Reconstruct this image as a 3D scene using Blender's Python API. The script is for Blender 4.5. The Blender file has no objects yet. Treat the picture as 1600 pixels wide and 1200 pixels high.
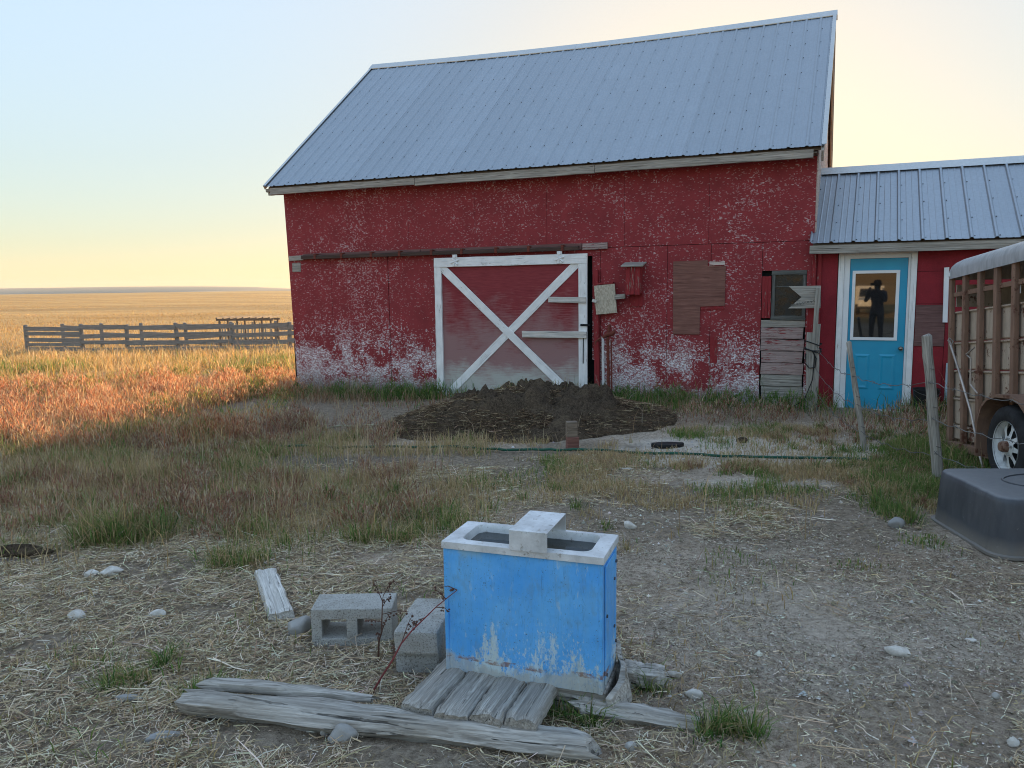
import bpy, bmesh, math, random
import numpy as np
from mathutils import Matrix, Vector

random.seed(7)
RNG = np.random.default_rng(11)
SC = bpy.context.scene
COL = SC.collection
R = math.radians

# ------------------------------------------------------------------ camera
CAM_H, PITCH, ROLL = 1.65, R(7.1), R(0.75)
_fw = Vector((0, math.cos(PITCH), -math.sin(PITCH)))
_rt0 = Vector((1, 0, 0)); _up0 = _rt0.cross(_fw)
_rt = _rt0 * math.cos(ROLL) - _up0 * math.sin(ROLL)
_up = _rt0 * math.sin(ROLL) + _up0 * math.cos(ROLL)
cam_data = bpy.data.cameras.new('camera'); cam = bpy.data.objects.new('camera', cam_data); COL.objects.link(cam)
cam_data.sensor_width = 36; cam_data.lens = 27.0; cam_data.clip_start = 0.05; cam_data.clip_end = 30000
_m = Matrix((( _rt.x, _up.x, -_fw.x, 0), (_rt.y, _up.y, -_fw.y, 0), (_rt.z, _up.z, -_fw.z, CAM_H), (0, 0, 0, 1)))
cam.matrix_world = _m
SC.camera = cam

# ------------------------------------------------------------------ sky, sun, exposure
SUN_AZ, SUN_EL = R(15.0), R(8.0)          # azimuth clockwise from +Y
world = bpy.data.worlds.new('World'); SC.world = world; world.use_nodes = True
wt = world.node_tree; wt.nodes.clear()
w_out = wt.nodes.new('ShaderNodeOutputWorld'); w_bg = wt.nodes.new('ShaderNodeBackground')
w_sky = wt.nodes.new('ShaderNodeTexSky'); w_sky.sky_type = 'NISHITA'; w_sky.sun_disc = False
w_sky.sun_elevation = SUN_EL; w_sky.sun_rotation = SUN_AZ
w_sky.altitude = 600; w_sky.air_density = 1.0; w_sky.dust_density = 1.0; w_sky.ozone_density = 1.1
# the whole sky is compressed evenly in brightness, as the phone's exposure blending does; hue stays the sky's own
SKY_GAMMA, SKY_SAT = 0.15, 0.80
w_lum = wt.nodes.new('ShaderNodeRGBToBW'); w_pow = wt.nodes.new('ShaderNodeMath'); w_pow.operation = 'POWER'; w_pow.inputs[1].default_value = SKY_GAMMA - 1.0
w_mul = wt.nodes.new('ShaderNodeVectorMath'); w_mul.operation = 'SCALE'; w_hs = wt.nodes.new('ShaderNodeHueSaturation'); w_hs.inputs['Saturation'].default_value = SKY_SAT
wt.links.new(w_sky.outputs['Color'], w_lum.inputs[0]); wt.links.new(w_lum.outputs[0], w_pow.inputs[0])
wt.links.new(w_sky.outputs['Color'], w_mul.inputs[0]); wt.links.new(w_pow.outputs[0], w_mul.inputs['Scale'])
wt.links.new(w_mul.outputs[0], w_hs.inputs['Color']); wt.links.new(w_hs.outputs[0], w_bg.inputs['Color'])
w_bg.inputs['Strength'].default_value = 0.15
wt.links.new(w_bg.outputs['Background'], w_out.inputs['Surface'])
sun_data = bpy.data.lights.new('sun', 'SUN'); sun = bpy.data.objects.new('sun', sun_data); COL.objects.link(sun)
sun_data.energy = 3.2; sun_data.angle = R(0.6); sun_data.color = (1.0, 0.66, 0.34)
_sd = Vector((math.sin(SUN_AZ) * math.cos(SUN_EL), math.cos(SUN_AZ) * math.cos(SUN_EL), math.sin(SUN_EL)))
sun.rotation_euler = _sd.to_track_quat('Z', 'Y').to_euler()
SC.view_settings.view_transform = 'Standard'; SC.view_settings.look = 'None'
SC.view_settings.exposure = 2.15; SC.view_settings.gamma = 1.0
SC.view_settings.use_curve_mapping = False
SC.render.engine = 'CYCLES'
SC.cycles.max_bounces = 6; SC.cycles.diffuse_bounces = 3; SC.cycles.glossy_bounces = 3
SC.cycles.transmission_bounces = 4; SC.cycles.transparent_max_bounces = 6
SC.cycles.caustics_reflective = False; SC.cycles.caustics_refractive = False
SC.cycles.use_denoising = True; SC.cycles.pixel_filter_type = 'BLACKMAN_HARRIS'; SC.cycles.filter_width = 1.05

# ------------------------------------------------------------------ numpy value noise
class Noise2:
    def __init__(s, seed): s.g = np.random.default_rng(seed).random((256, 256))
    def one(s, x, y):
        xi = np.floor(x).astype(int); yi = np.floor(y).astype(int); fx = x - xi; fy = y - yi
        fx = fx * fx * (3 - 2 * fx); fy = fy * fy * (3 - 2 * fy)
        g = s.g; a = g[xi & 255, yi & 255]; b = g[(xi + 1) & 255, yi & 255]; c = g[xi & 255, (yi + 1) & 255]; d = g[(xi + 1) & 255, (yi + 1) & 255]
        return (a * (1 - fx) + b * fx) * (1 - fy) + (c * (1 - fx) + d * fx) * fy
    def __call__(s, x, y, sc, octv=4):
        x = np.asarray(x, float) * sc; y = np.asarray(y, float) * sc; t = 0; amp = 1; n = 0
        for k in range(octv):
            t = t + amp * s.one(x + 17.3 * k, y + 31.7 * k); n += amp; amp *= .5; x = x * 2.03; y = y * 2.03
        return t / n
NZ = [Noise2(k) for k in range(8)]
def sstep(a, b, v):
    t = np.clip((v - a) / (b - a), 0, 1); return t * t * (3 - 2 * t)

# ------------------------------------------------------------------ terrain height
def gz(x, y):
    x = np.asarray(x, float); y = np.asarray(y, float)
    t = -0.9205 * x + 0.3907 * y - 1.5
    near = -0.026 * np.maximum(0, t) - 0.02 * sstep(6, 10, y)
    yy = np.maximum(y, 0)
    far = np.interp(yy, [0, 16, 24, 35, 60, 110, 200, 420, 800, 1400, 2600, 9000], [0, -.30, -.62, -1.02, -1.5, -2.3, -3.2, -2.6, -0.6, 1.6, 2.6, 1.0])
    k = sstep(14, 30, yy); z = near * (1 - k) + far * k
    z = np.where(y < -4, np.interp(-y, [4, 25, 45, 60, 90, 160, 400, 2600], [0, -.5, -.9, -.6, 1.5, 9, 14, 16]) , z)
    bump = (NZ[0](x, y, .9, 3) - .5) * .05 + (NZ[1](x, y, 5, 3) - .5) * .036 + (NZ[2](x, y, 15, 2) - .5) * .018
    bump = bump * (1 - sstep(40, 80, np.abs(y))) + (NZ[3](x, y, .02, 4) - .5) * 1.2 * sstep(40, 120, yy) + (NZ[4](x, y, .003, 3) - .5) * 4 * sstep(500, 1500, yy)
    return z + bump
def g1(x, y): return float(gz(np.array([x]), np.array([y]))[0])

# ------------------------------------------------------------------ material helpers
class NT:
    def __init__(s, name):
        s.m = bpy.data.materials.new(name); s.m.use_nodes = True; s.t = s.m.node_tree; s.t.nodes.clear()
        s.out = s.t.nodes.new('ShaderNodeOutputMaterial')
    def n(s, typ, **kw):
        nd = s.t.nodes.new('ShaderNode' + typ)
        for k, v in kw.items():
            if k.startswith('_'): setattr(nd, k[1:], v)
            else:
                i = nd.inputs[int(k[1:])] if (k[0] == 'i' and k[1:].isdigit()) else nd.inputs[k.replace('_', ' ')]
                s.put(i, v)
        return nd
    def put(s, inp, v):
        if hasattr(v, 'is_output') or isinstance(v, bpy.types.NodeSocket): s.t.links.new(v, inp)
        elif isinstance(v, bpy.types.Node): s.t.links.new(v.outputs[0], inp)
        else:
            if isinstance(v, (tuple, list)) and len(v) == 3 and inp.type == 'RGBA': v = (*v, 1)
            inp.default_value = v
    def math(s, op, a, b=0.0, clamp=False):
        nd = s.t.nodes.new('ShaderNodeMath'); nd.operation = op; nd.use_clamp = clamp; s.put(nd.inputs[0], a); s.put(nd.inputs[1], b); return nd.outputs[0]
    def mix(s, f, a, b, mode='MIX'):
        nd = s.t.nodes.new('ShaderNodeMix'); nd.data_type = 'RGBA'; nd.blend_type = mode
        s.put(nd.inputs[0], f); s.put(nd.inputs[6], a); s.put(nd.inputs[7], b); return nd.outputs[2]
    def ramp(s, f, stops):
        nd = s.t.nodes.new('ShaderNodeValToRGB'); s.put(nd.inputs[0], f); el = nd.color_ramp.elements
        while len(el) < len(stops): el.new(.5)
        for e, (p, c) in zip(el, stops):
            e.position = p; e.color = (*c, 1) if isinstance(c, (tuple, list)) else (c, c, c, 1)
        return nd.outputs[0]
    def obj(s, scale=(1, 1, 1), rot=(0, 0, 0), rand=0.0, loc=(0, 0, 0)):
        tc = s.t.nodes.new('ShaderNodeTexCoord'); mp = s.t.nodes.new('ShaderNodeMapping')
        v = tc.outputs['Object']
        if rand:
            oi = s.t.nodes.new('ShaderNodeObjectInfo'); vm = s.t.nodes.new('ShaderNodeVectorMath'); vm.operation = 'ADD'
            cb = s.t.nodes.new('ShaderNodeCombineXYZ'); r = s.math('MULTIPLY', oi.outputs['Random'], rand)
            for i in range(3): s.t.links.new(r, cb.inputs[i])
            s.t.links.new(v, vm.inputs[0]); s.t.links.new(cb.outputs[0], vm.inputs[1]); v = vm.outputs[0]
        s.t.links.new(v, mp.inputs['Vector']); mp.inputs['Scale'].default_value = scale; mp.inputs['Rotation'].default_value = rot; mp.inputs['Location'].default_value = loc
        return mp.outputs[0]
    def noise(s, vec, scale, detail=4, rough=.55, dist=0.0, col=False):
        nd = s.n('TexNoise', Vector=vec, Scale=scale, Detail=detail, Roughness=rough, Distortion=dist); return nd.outputs['Color' if col else 'Fac']
    def voro(s, vec, scale, out='Color', rnd=1.0, feat='F1'):
        nd = s.n('TexVoronoi', _feature=feat, Vector=vec, Scale=scale, Randomness=rnd); return nd.outputs[out]
    def sep(s, vec, i):
        nd = s.n('SeparateXYZ', Vector=vec); return nd.outputs[i]
    def bump(s, h, strength=.3, dist=.01): return s.n('Bump', Strength=strength, Distance=dist, Height=h).outputs[0]
    def pbr(s, col, rough=.8, metal=0.0, normal=None, spec=.3, **kw):
        p = s.n('BsdfPrincipled', Base_Color=col, Roughness=rough, Metallic=metal)
        p.inputs['Specular IOR Level'].default_value = spec
        if normal is not None: s.put(p.inputs['Normal'], normal)
        for k, v in kw.items(): s.put(p.inputs[k.replace('_', ' ')], v)
        s.t.links.new(p.outputs[0], s.out.inputs['Surface']); return p
M = {}
def plain(name, col, rough=.7, metal=0.0, spec=.3, var=.25, scale=6, bump=.15, bscale=40):
    t = NT(name); v = t.obj(rand=20)
    n = t.noise(v, scale, 5); f = t.noise(v, bscale, 4)
    c = t.mix(t.ramp(n, [(.35, 0.), (.65, 1.)]), tuple(x * (1 - var) for x in col), tuple(min(1, x * (1 + var)) for x in col))
    t.pbr(c, rough, metal, t.bump(f, bump, .01), spec); M[name] = t.m
def wood(name, lo, hi, paint=None, cover=.5, rough=.85, grain=46, crack=.8):
    """weathered timber, grain along local X; optional flaking paint"""
    t = NT(name); v = t.obj((1.3, grain, grain), rand=30); v2 = t.obj((1, 1, 1), rand=30); v3 = t.obj((1.6, grain * 1.5, grain * 1.5), rand=17); v4 = t.obj((3.5, grain * 4, grain * 4), rand=23)
    g = t.noise(v, 1.5, 6, .6, .6); g2 = t.noise(v3, 1.3, 3, .5, .8); b = t.noise(v2, 4.5, 5, .6); g4 = t.noise(v4, 1.2, 3, .6)
    c = t.mix(t.ramp(g, [(.32, 0.), (.66, 1.)]), lo, hi)
    c = t.mix(t.math('MULTIPLY', t.ramp(g4, [(.34, 1.), (.56, 0.)]), .55), c, tuple(x * .55 for x in lo))
    ck = t.ramp(g2, [(.31, 1.), (.37, 0.)])
    c = t.mix(t.math('MULTIPLY', ck, crack), c, tuple(x * .16 for x in lo))
    c = t.mix(t.math('MULTIPLY', t.ramp(b, [(.38, 0.), (.66, 1.)]), .5), c, tuple(x * .58 for x in hi))
    h = t.math('SUBTRACT', t.math('ADD', g, t.math('MULTIPLY', g4, .5)), t.math('MULTIPLY', ck, 1.2))
    if paint:
        fl = t.math('ADD', t.noise(t.obj((4, 30, 30), rand=12), 1.8, 7, .7, .3), t.math('MULTIPLY', t.noise(v2, 3.1, 4), .5)); th = .42 + .6 * cover
        m = t.ramp(fl, [(th, 1.), (th + .04, 0.)])
        pc = t.mix(t.ramp(t.noise(v2, 7, 5), [(.3, 0.), (.7, 1.)]), tuple(x * .84 for x in paint), paint)
        pc = t.mix(t.math('MULTIPLY', t.ramp(g4, [(.3, 1.), (.42, 0.)]), .25), pc, tuple(x * .55 for x in paint)); pc = t.mix(t.math('MULTIPLY', ck, .5), pc, tuple(x * .35 for x in paint))
        c = t.mix(m, c, pc); h = t.math('ADD', h, t.math('MULTIPLY', m, .5))
    t.pbr(c, rough, 0, t.bump(h, .6, .008), .2); M[name] = t.m

# ------------------------------------------------------------------ mesh helpers
class MB:
    def __init__(s): s.v = []; s.f = []
    def add(s, v, f):
        o = len(s.v); s.v += [tuple(p) for p in v]; s.f += [tuple(i + o for i in q) for q in f]; return s
    def box(s, a, b):
        (x0, y0, z0), (x1, y1, z1) = a, b
        return s.add([(x0, y0, z0), (x1, y0, z0), (x1, y1, z0), (x0, y1, z0), (x0, y0, z1), (x1, y0, z1), (x1, y1, z1), (x0, y1, z1)],
                     [(0, 3, 2, 1), (4, 5, 6, 7), (0, 1, 5, 4), (1, 2, 6, 5), (2, 3, 7, 6), (3, 0, 4, 7)])
    def tube(s, pts, rad, n=8, cap=True):
        pts = [Vector(p) for p in pts]; rr = rad if isinstance(rad, (list, tuple)) else [rad] * len(pts); rings = []; up = None
        for i, p in enumerate(pts):
            d = (pts[min(i + 1, len(pts) - 1)] - pts[max(i - 1, 0)]).normalized()
            if up is None: up = Vector((0, 0, 1)) if abs(d.z) < .9 else Vector((1, 0, 0))
            a = d.cross(up).normalized(); b = a.cross(d).normalized(); up = b
            rings.append([p + (a * math.cos(2 * math.pi * k / n) + b * math.sin(2 * math.pi * k / n)) * rr[i] for k in range(n)])
        v = [q for r_ in rings for q in r_]; f = []
        for i in range(len(rings) - 1):
            for k in range(n): f.append((i * n + k, i * n + (k + 1) % n, (i + 1) * n + (k + 1) % n, (i + 1) * n + k))
        if cap: f.append(tuple(range(n))[::-1]); f.append(tuple((len(rings) - 1) * n + k for k in range(n)))
        return s.add(v, f)
    def lathe(s, prof, n=32, axis='z', center=(0, 0, 0), closed=False):
        v = []; f = []; c = Vector(center)
        for r_, h in prof:
            for k in range(n):
                a = 2 * math.pi * k / n; x, y = r_ * math.cos(a), r_ * math.sin(a)
                v.append(c + (Vector((x, y, h)) if axis == 'z' else Vector((x, h, y))))
        m = len(prof)
        for i in range(m if closed else m - 1):
            j = (i + 1) % m
            for k in range(n): f.append((i * n + k, i * n + (k + 1) % n, j * n + (k + 1) % n, j * n + k))
        return s.add(v, f)
    def prism(s, poly, h0, h1, plane='xz'):
        """closed polygon extruded; plane xz -> along y, xy -> along z"""
        n = len(poly); mk = (lambda p, h: (p[0], h, p[1])) if plane == 'xz' else (lambda p, h: (p[0], p[1], h))
        return s.add([mk(p, h0) for p in poly] + [mk(p, h1) for p in poly], [tuple(range(n)), tuple(range(2 * n - 1, n - 1, -1))] + [(i, (i + n), (i + 1) % n + n, (i + 1) % n) for i in range(n)])
    def build(s, name, mat, parent=None, loc=(0, 0, 0), rot=(0, 0, 0), smooth=None, bevel=0.0, fix=True):
        me = bpy.data.meshes.new(name); me.from_pydata(s.v, [], s.f)
        bm = bmesh.new(); bm.from_mesh(me)
        if fix: bmesh.ops.recalc_face_normals(bm, faces=bm.faces)
        if bevel: bmesh.ops.bevel(bm, geom=[e for e in bm.edges if len(e.link_faces) == 2 and e.calc_face_angle(0) > .6], offset=bevel, segments=2, affect='EDGES', profile=.6)
        bm.to_mesh(me); bm.free()
        if smooth is not None:
            me.polygons.foreach_set('use_smooth', [True] * len(me.polygons)); me.set_sharp_from_angle(angle=R(smooth))
        me.materials.append(M[mat] if isinstance(mat, str) else mat)
        o = bpy.data.objects.new(name, me); COL.objects.link(o); o.location = loc; o.rotation_euler = rot
        if parent: o.parent = parent
        return o
def tag(o, label=None, cat=None, group=None, kind=None):
    if label: o['label'] = label
    if cat: o['category'] = cat
    if group: o['group'] = group
    if kind: o['kind'] = kind
    return o
def thing(name, label, cat, loc=(0, 0, 0), rot=(0, 0, 0), group=None):
    o = bpy.data.objects.new(name, None); COL.objects.link(o); o.location = loc; o.rotation_euler = rot; o.empty_display_size = .1
    return tag(o, label, cat, group)
def part(name, parent=None):
    o = bpy.data.objects.new(name, None); COL.objects.link(o); o.parent = parent; o.empty_display_size = .1; return o
def board(name, parent, p0, p1, w, t, nrm, mat, jit=.0025, segs=6, ch=.004, taper=1.0):
    """a plank from p0 to p1 (centre line of its back face), thickness t along nrm; local X = grain"""
    p0 = Vector(p0); p1 = Vector(p1); X = (p1 - p0); L = X.length; X.normalize(); Z = Vector(nrm); Z = (Z - X * Z.dot(X)).normalized(); Y = Z.cross(X)
    rr = random.Random(int(abs(p0.x * 997 + p0.z * 991 + p1.x * 133 + p0.y * 71 + p1.z * 57) * 10) & 0xffff)
    b = MB(); v = []; f = []; ch = min(ch, t * .3)
    for i in range(segs + 1):
        x = L * i / segs; e = rr.uniform(-jit, jit); g = rr.uniform(-jit, jit); h = rr.uniform(-jit, jit) * .6; k = 1 + (taper - 1) * i / segs
        xa = x + (rr.uniform(-jit, jit) * 2 if i in (0, segs) else 0); ya, yb = -w / 2 * k + e, w / 2 * k + g; zt = t + h
        v += [(xa, ya, 0), (x, yb, 0), (x, yb, zt - ch), (x, yb - ch, zt), (xa, ya + ch, zt), (xa, ya, zt - ch)]
    for i in range(segs):
        for k in range(6): f.append((i * 6 + k, i * 6 + (k + 1) % 6, i * 6 + 6 + (k + 1) % 6, i * 6 + 6 + k))
    f += [tuple(range(6))[::-1], tuple(segs * 6 + k for k in range(6))]
    o = b.add(v, f).build(name, mat, parent)
    o.matrix_local = Matrix(((X.x, Y.x, Z.x, p0.x), (X.y, Y.y, Z.y, p0.y), (X.z, Y.z, Z.z, p0.z), (0, 0, 0, 1)))
    return o
# ------------------------------------------------------------------ materials
def red_paint(name, red, kind):
    """red paint on strand board, flaked to pale wood chips; kind 'barn' has a heavily flaked foot"""
    t = NT(name); tc = t.obj(); warp = t.noise(tc, 9, 2, col=True)
    z = t.sep(tc, 2)
    def chips(rot, sc, seed):
        v = t.obj(sc, (0, rot, 0), loc=(seed, seed * 2, seed)); nd = t.n('VectorMath', _operation='MULTIPLY_ADD'); t.put(nd.inputs[0], warp); nd.inputs[1].default_value = (1.6, 1.6, 1.6); t.put(nd.inputs[2], v)
        return t.sep(t.voro(nd.outputs[0], 1.0), 0)
    a = chips(.5, (36, 36, 78), 0.); b = chips(-.6, (82, 82, 36), 3.); c2 = chips(1.2, (46, 46, 105), 7.)
    big = t.noise(tc, .75, 4, .6); mid = t.noise(tc, 3.2, 5, .65); fine = t.noise(tc, 90, 3, .6)
    band = t.ramp(t.math('MULTIPLY', z, .25), [(.0, 1.), (.03, .85), (.13, .75), (.20, .30), (.30, .06), (.40, .04), (.54, .03), (.62, 0.), (1., 0.)]) if kind == 'barn' else -.45
    amt = t.math('ADD', t.math('MULTIPLY', t.math('SUBTRACT', mid, .5), .55), t.math('MULTIPLY', t.math('SUBTRACT', big, .5), .8))
    if kind == 'barn':
        cl = t.math('ADD', t.noise(t.obj((1, 1, 1.4), loc=(3.1, 0, 7.7)), 1.15, 5, .62), t.math('MULTIPLY', t.math('SUBTRACT', mid, .5), .8)); band = t.math('MULTIPLY', band, t.ramp(cl, [(.36, .12), (.58, 1.3)]))
    amt = t.math('ADD', amt, band)
    thr = t.math('MULTIPLY_ADD' if False else 'MULTIPLY', amt, .62)
    thr = t.math('ADD', thr, -.004, True)
    on = t.math('MAXIMUM', t.math('LESS_THAN', a, thr), t.math('LESS_THAN', b, t.math('MULTIPLY', thr, .8)))
    sparse = t.math('LESS_THAN', c2, t.math('ADD', t.math('MULTIPLY', big, .20), -.03 if kind == 'barn' else -.12))
    on = t.math('MAXIMUM', on, sparse)
    rc = t.mix(t.ramp(mid, [(.3, 0.), (.7, 1.)]), tuple(x * .78 for x in red), tuple(min(1, x * 1.18) for x in red))
    rc = t.mix(t.math('MULTIPLY', t.ramp(fine, [(.35, 1.), (.6, 0.)]), .35), rc, tuple(x * .55 for x in red))
    chip = t.mix(b, (.50, .44, .45), (.86, .82, .84)); chip = t.mix(t.math('LESS_THAN', c2, .4), chip, (.36, .22, .22))
    if kind == 'barn':
        up = t.ramp(t.math('MULTIPLY', z, .25), [(.16, 0.), (.30, .55)]); chip = t.mix(up, chip, (.40, .17, .17))
        soft = t.ramp(t.math('ADD', t.math('MULTIPLY', amt, .8), t.math('MULTIPLY', t.noise(tc, 14, 5, .7), .5)), [(.42, 0.), (.95, .28)]); rc = t.mix(soft, rc, (.52, .40, .41))
    col = t.mix(on, rc, chip)
    if kind == 'barn':
        d = t.math('ADD', t.math('MULTIPLY', z, -1.9), t.math('MULTIPLY', mid, 1.1)); dm = t.ramp(d, [(.05, 0.), (.6, .62)])
        col = t.mix(dm, col, (.22, .20, .18))
    h = t.math('ADD', t.math('MULTIPLY', a, .35), t.math('MULTIPLY', t.math('SUBTRACT', 1.0, on), .7)); h = t.math('ADD', h, t.math('MULTIPLY', fine, .5))
    t.pbr(col, .72, 0, t.bump(h, .35, .006), .25); M[name] = t.m
RED = (.29, .038, .044)
red_paint('red_barn', RED, 'barn')
red_paint('red_shed', (.27, .022, .032), 'shed')
# door sheet: red weathering to bare grey towards the splashed foot
t = NT('red_door'); v = t.obj(); z = t.sep(v, 2); g = t.noise(t.obj((3, 3, 42)), 1.6, 6, .65, .3); m_ = t.noise(v, 2.2, 5, .6)
f = t.math('ADD', t.math('MULTIPLY', z, -.42), t.math('ADD', t.math('MULTIPLY', m_, .7), t.math('MULTIPLY', g, .55)))
c = t.mix(t.ramp(g, [(.3, 0.), (.7, 1.)]), (.20, .030, .036), (.30, .055, .062))
c = t.mix(t.ramp(f, [(-.08, 0.), (.30, .9)]), c, (.31, .19, .185)); c = t.mix(t.ramp(t.math('ADD', f, t.math('MULTIPLY', z, -.35)), [(.24, 0.), (.52, 1.)]), c, (.46, .46, .42))
t.pbr(c, .8, 0, t.bump(g, .3, .005), .2); M['red_door'] = t.m
wood('grey_wood', (.19, .17, .145), (.56, .52, .46), crack=.95)
wood('pale_wood', (0.460, 0.431, 0.385), (0.850, 0.816, 0.759))
wood('brown_grey_wood', (.15, .115, .085), (.33, .26, .20))
wood('tan_wood', (.34, .27, .19), (.58, .48, .36))
wood('white_wood', (.34, .31, .27), (.58, .54, .48), (.90, .90, .89), .80, crack=.35)
wood('red_wood', (0.253, 0.172, 0.149), (0.460, 0.345, 0.299), (0.287, 0.034, 0.039), .72, crack=.5)
wood('red_grey_wood', (0.293, 0.211, 0.193), (0.547, 0.421, 0.395), (0.293, 0.063, 0.067), .33, crack=.6)
wood('peeled_wood', (0.460, 0.356, 0.310), (0.828, 0.713, 0.644), (0.391, 0.092, 0.092), .35)
wood('ply_brown', (.17, .075, .06), (.30, .145, .115), grain=18, crack=.35)
wood('ply_dark', (0.149, 0.078, 0.071), (0.241, 0.132, 0.121), grain=18, crack=.3)
wood('dark_metal_track', (.05, .035, .03), (.12, .075, .06), crack=.2)
wood('log_wood', (.17, .15, .125), (.64, .60, .54), grain=30, crack=1.0)
wood('rusty_red', (.13, .035, .025), (.24, .07, .05))
wood('fence_wood', (.17, .155, .14), (.40, .37, .335))
plain('black', (.012, .012, .013), .8, var=.2)
plain('dark_inside', (.010, .012, .013), .9, var=.2)
# strand board, pale
t = NT('osb'); v = t.obj(rand=5); a = t.voro(t.obj((70, 22, 30), (0, 0, .6)), 1.0); c = t.mix(t.sep(a, 0), (.36, .31, .24), (.56, .50, .40)); t.pbr(c, .8, 0, t.bump(t.sep(a, 0), .2, .003), .2); M['osb'] = t.m
# galvanised roof sheet
def galv(name, col, rough, metal=.85):
    t = NT(name); v = t.obj(); sp = t.voro(v, 55, 'Color'); n = t.noise(v, 1.3, 5); n2 = t.noise(t.obj((9, 9, .5)), 3, 4)
    c = t.mix(t.math('MULTIPLY', t.sep(sp, 0), .25), col, tuple(x * .8 for x in col)); c = t.mix(t.math('MULTIPLY', t.ramp(n2, [(.4, 0.), (.7, 1.)]), .35), c, tuple(x * .66 for x in col)); c = t.mix(t.math('MULTIPLY', t.ramp(n, [(.5, 0.), (.72, 1.)]), .25), c, tuple(min(1, x * 1.3) for x in col))
    oi = t.n('ObjectInfo'); c = t.mix(t.math('MULTIPLY', oi.outputs['Random'], .35), c, tuple(x * .75 for x in col))
    r_ = t.math('ADD', t.math('MULTIPLY', n, .2), rough - .1)
    t.pbr(c, r_, metal, t.bump(t.noise(v, 4, 3), .05, .02), .4); M[name] = t.m
galv('roof_metal', (.39, .43, .47), .5)
galv('shed_metal', (.40, .44, .48), .48)
galv('galvanised', (.60, .61, .60), .42, .7)
t = NT('rim_metal'); v = t.obj(); n = t.noise(v, 7, 6, .7); f = t.noise(v, 45, 5, .7); c = t.mix(t.ramp(n, [(.35, 0.), (.65, 1.)]), (.52, .54, .55), (.80, .82, .84)); c = t.mix(t.ramp(f, [(.58, 0.), (.68, .7)]), c, (.30, .27, .23)); c = t.mix(t.ramp(t.noise(v, 16, 5, .75), [(.64, 0.), (.70, .8)]), c, (.20, .17, .13)); t.pbr(c, t.ramp(n, [(.3, .35), (.7, .6)]), .35, t.bump(t.math('ADD', n, t.math('MULTIPLY', f, .4)), .35, .006), .4); M['rim_metal'] = t.m
plain('screw_metal', (.10, .10, .11), .5, .6)
# teal door, white trim
t = NT('teal_paint'); v = t.obj(); n = t.noise(v, 4, 5); f = t.noise(v, 42, 4, .7); s = t.noise(v, 15, 6, .75)
c = t.mix(n, (.012, .27, .46), (.022, .38, .58)); c = t.mix(t.ramp(s, [(.69, 0.), (.72, .8)]), c, (.5, .6, .62))
t.pbr(c, .38, 0, t.bump(f, .05, .004), .5); M['teal_paint'] = t.m
plain('white_plastic', (.80, .81, .82), .4, var=.05, scale=3, bump=.02)
t = NT('door_glass'); t.pbr((.012, .012, .012), .02, 0, None, .5, IOR=1.9); M['door_glass'] = t.m
t = NT('window_glass'); v = t.obj(); t.pbr((.006, .008, .009), t.ramp(t.noise(v, 8, 5), [(.3, .12), (.8, .5)]), 0, None, .5); M['window_glass'] = t.m
wood('window_wood', (.07, .075, .07), (.19, .19, .175))
plain('brass', (.25, .22, .18), .25, 1.0, bump=0)
plain('concrete', (.37, .365, .34), .92, var=.13, scale=9, bump=.35, bscale=110)
t = NT('block_concrete'); v = t.obj(rand=9); a = t.noise(v, 6, 5); b = t.noise(v, 130, 3, .8); c = t.mix(a, (.36, .35, .32), (.56, .545, .51)); c = t.mix(t.ramp(b, [(.36, .85), (.47, 0.)]), c, (.11, .10, .09)); c = t.mix(t.ramp(t.noise(v, 48, 3, .7), [(.62, 0.), (.70, .6)]), c, (.62, .60, .56)); c = t.mix(t.math('MULTIPLY', t.ramp(t.noise(v, 14, 5, .7), [(.5, 0.), (.75, 1.)]), .5), c, (.20, .17, .13)); t.pbr(c, .95, 0, t.bump(t.math('ADD', t.math('ADD', a, b), t.noise(v, 40, 4, .7)), .9, .008), .15); M['block_concrete'] = t.m
t = NT('stone'); v = t.obj(rand=40); a = t.noise(v, 16, 6, .65); b = t.noise(v, 120, 4, .7); oi = t.n('ObjectInfo'); c0 = t.mix(oi.outputs['Random'], (.27, .27, .27), (.50, .47, .42)); c = t.mix(t.ramp(a, [(.35, 0.), (.65, 1.)]), t.mix(.5, c0, (.2, .19, .18)), c0); t.pbr(c, .85, 0, t.bump(t.math('ADD', a, t.math('MULTIPLY', b, .4)), .4, .006), .25); M['stone'] = t.m
t = NT('pale_stone'); v = t.obj(rand=40); a = t.noise(v, 22, 6, .65); b = t.noise(v, 120, 4, .7); c = t.mix(t.ramp(a, [(.35, 0.), (.65, 1.)]), (.42, .38, .33), (.68, .65, .60)); t.pbr(c, .8, 0, t.bump(t.math('ADD', a, t.math('MULTIPLY', b, .4)), .5, .008), .25); M['pale_stone'] = t.m
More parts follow.
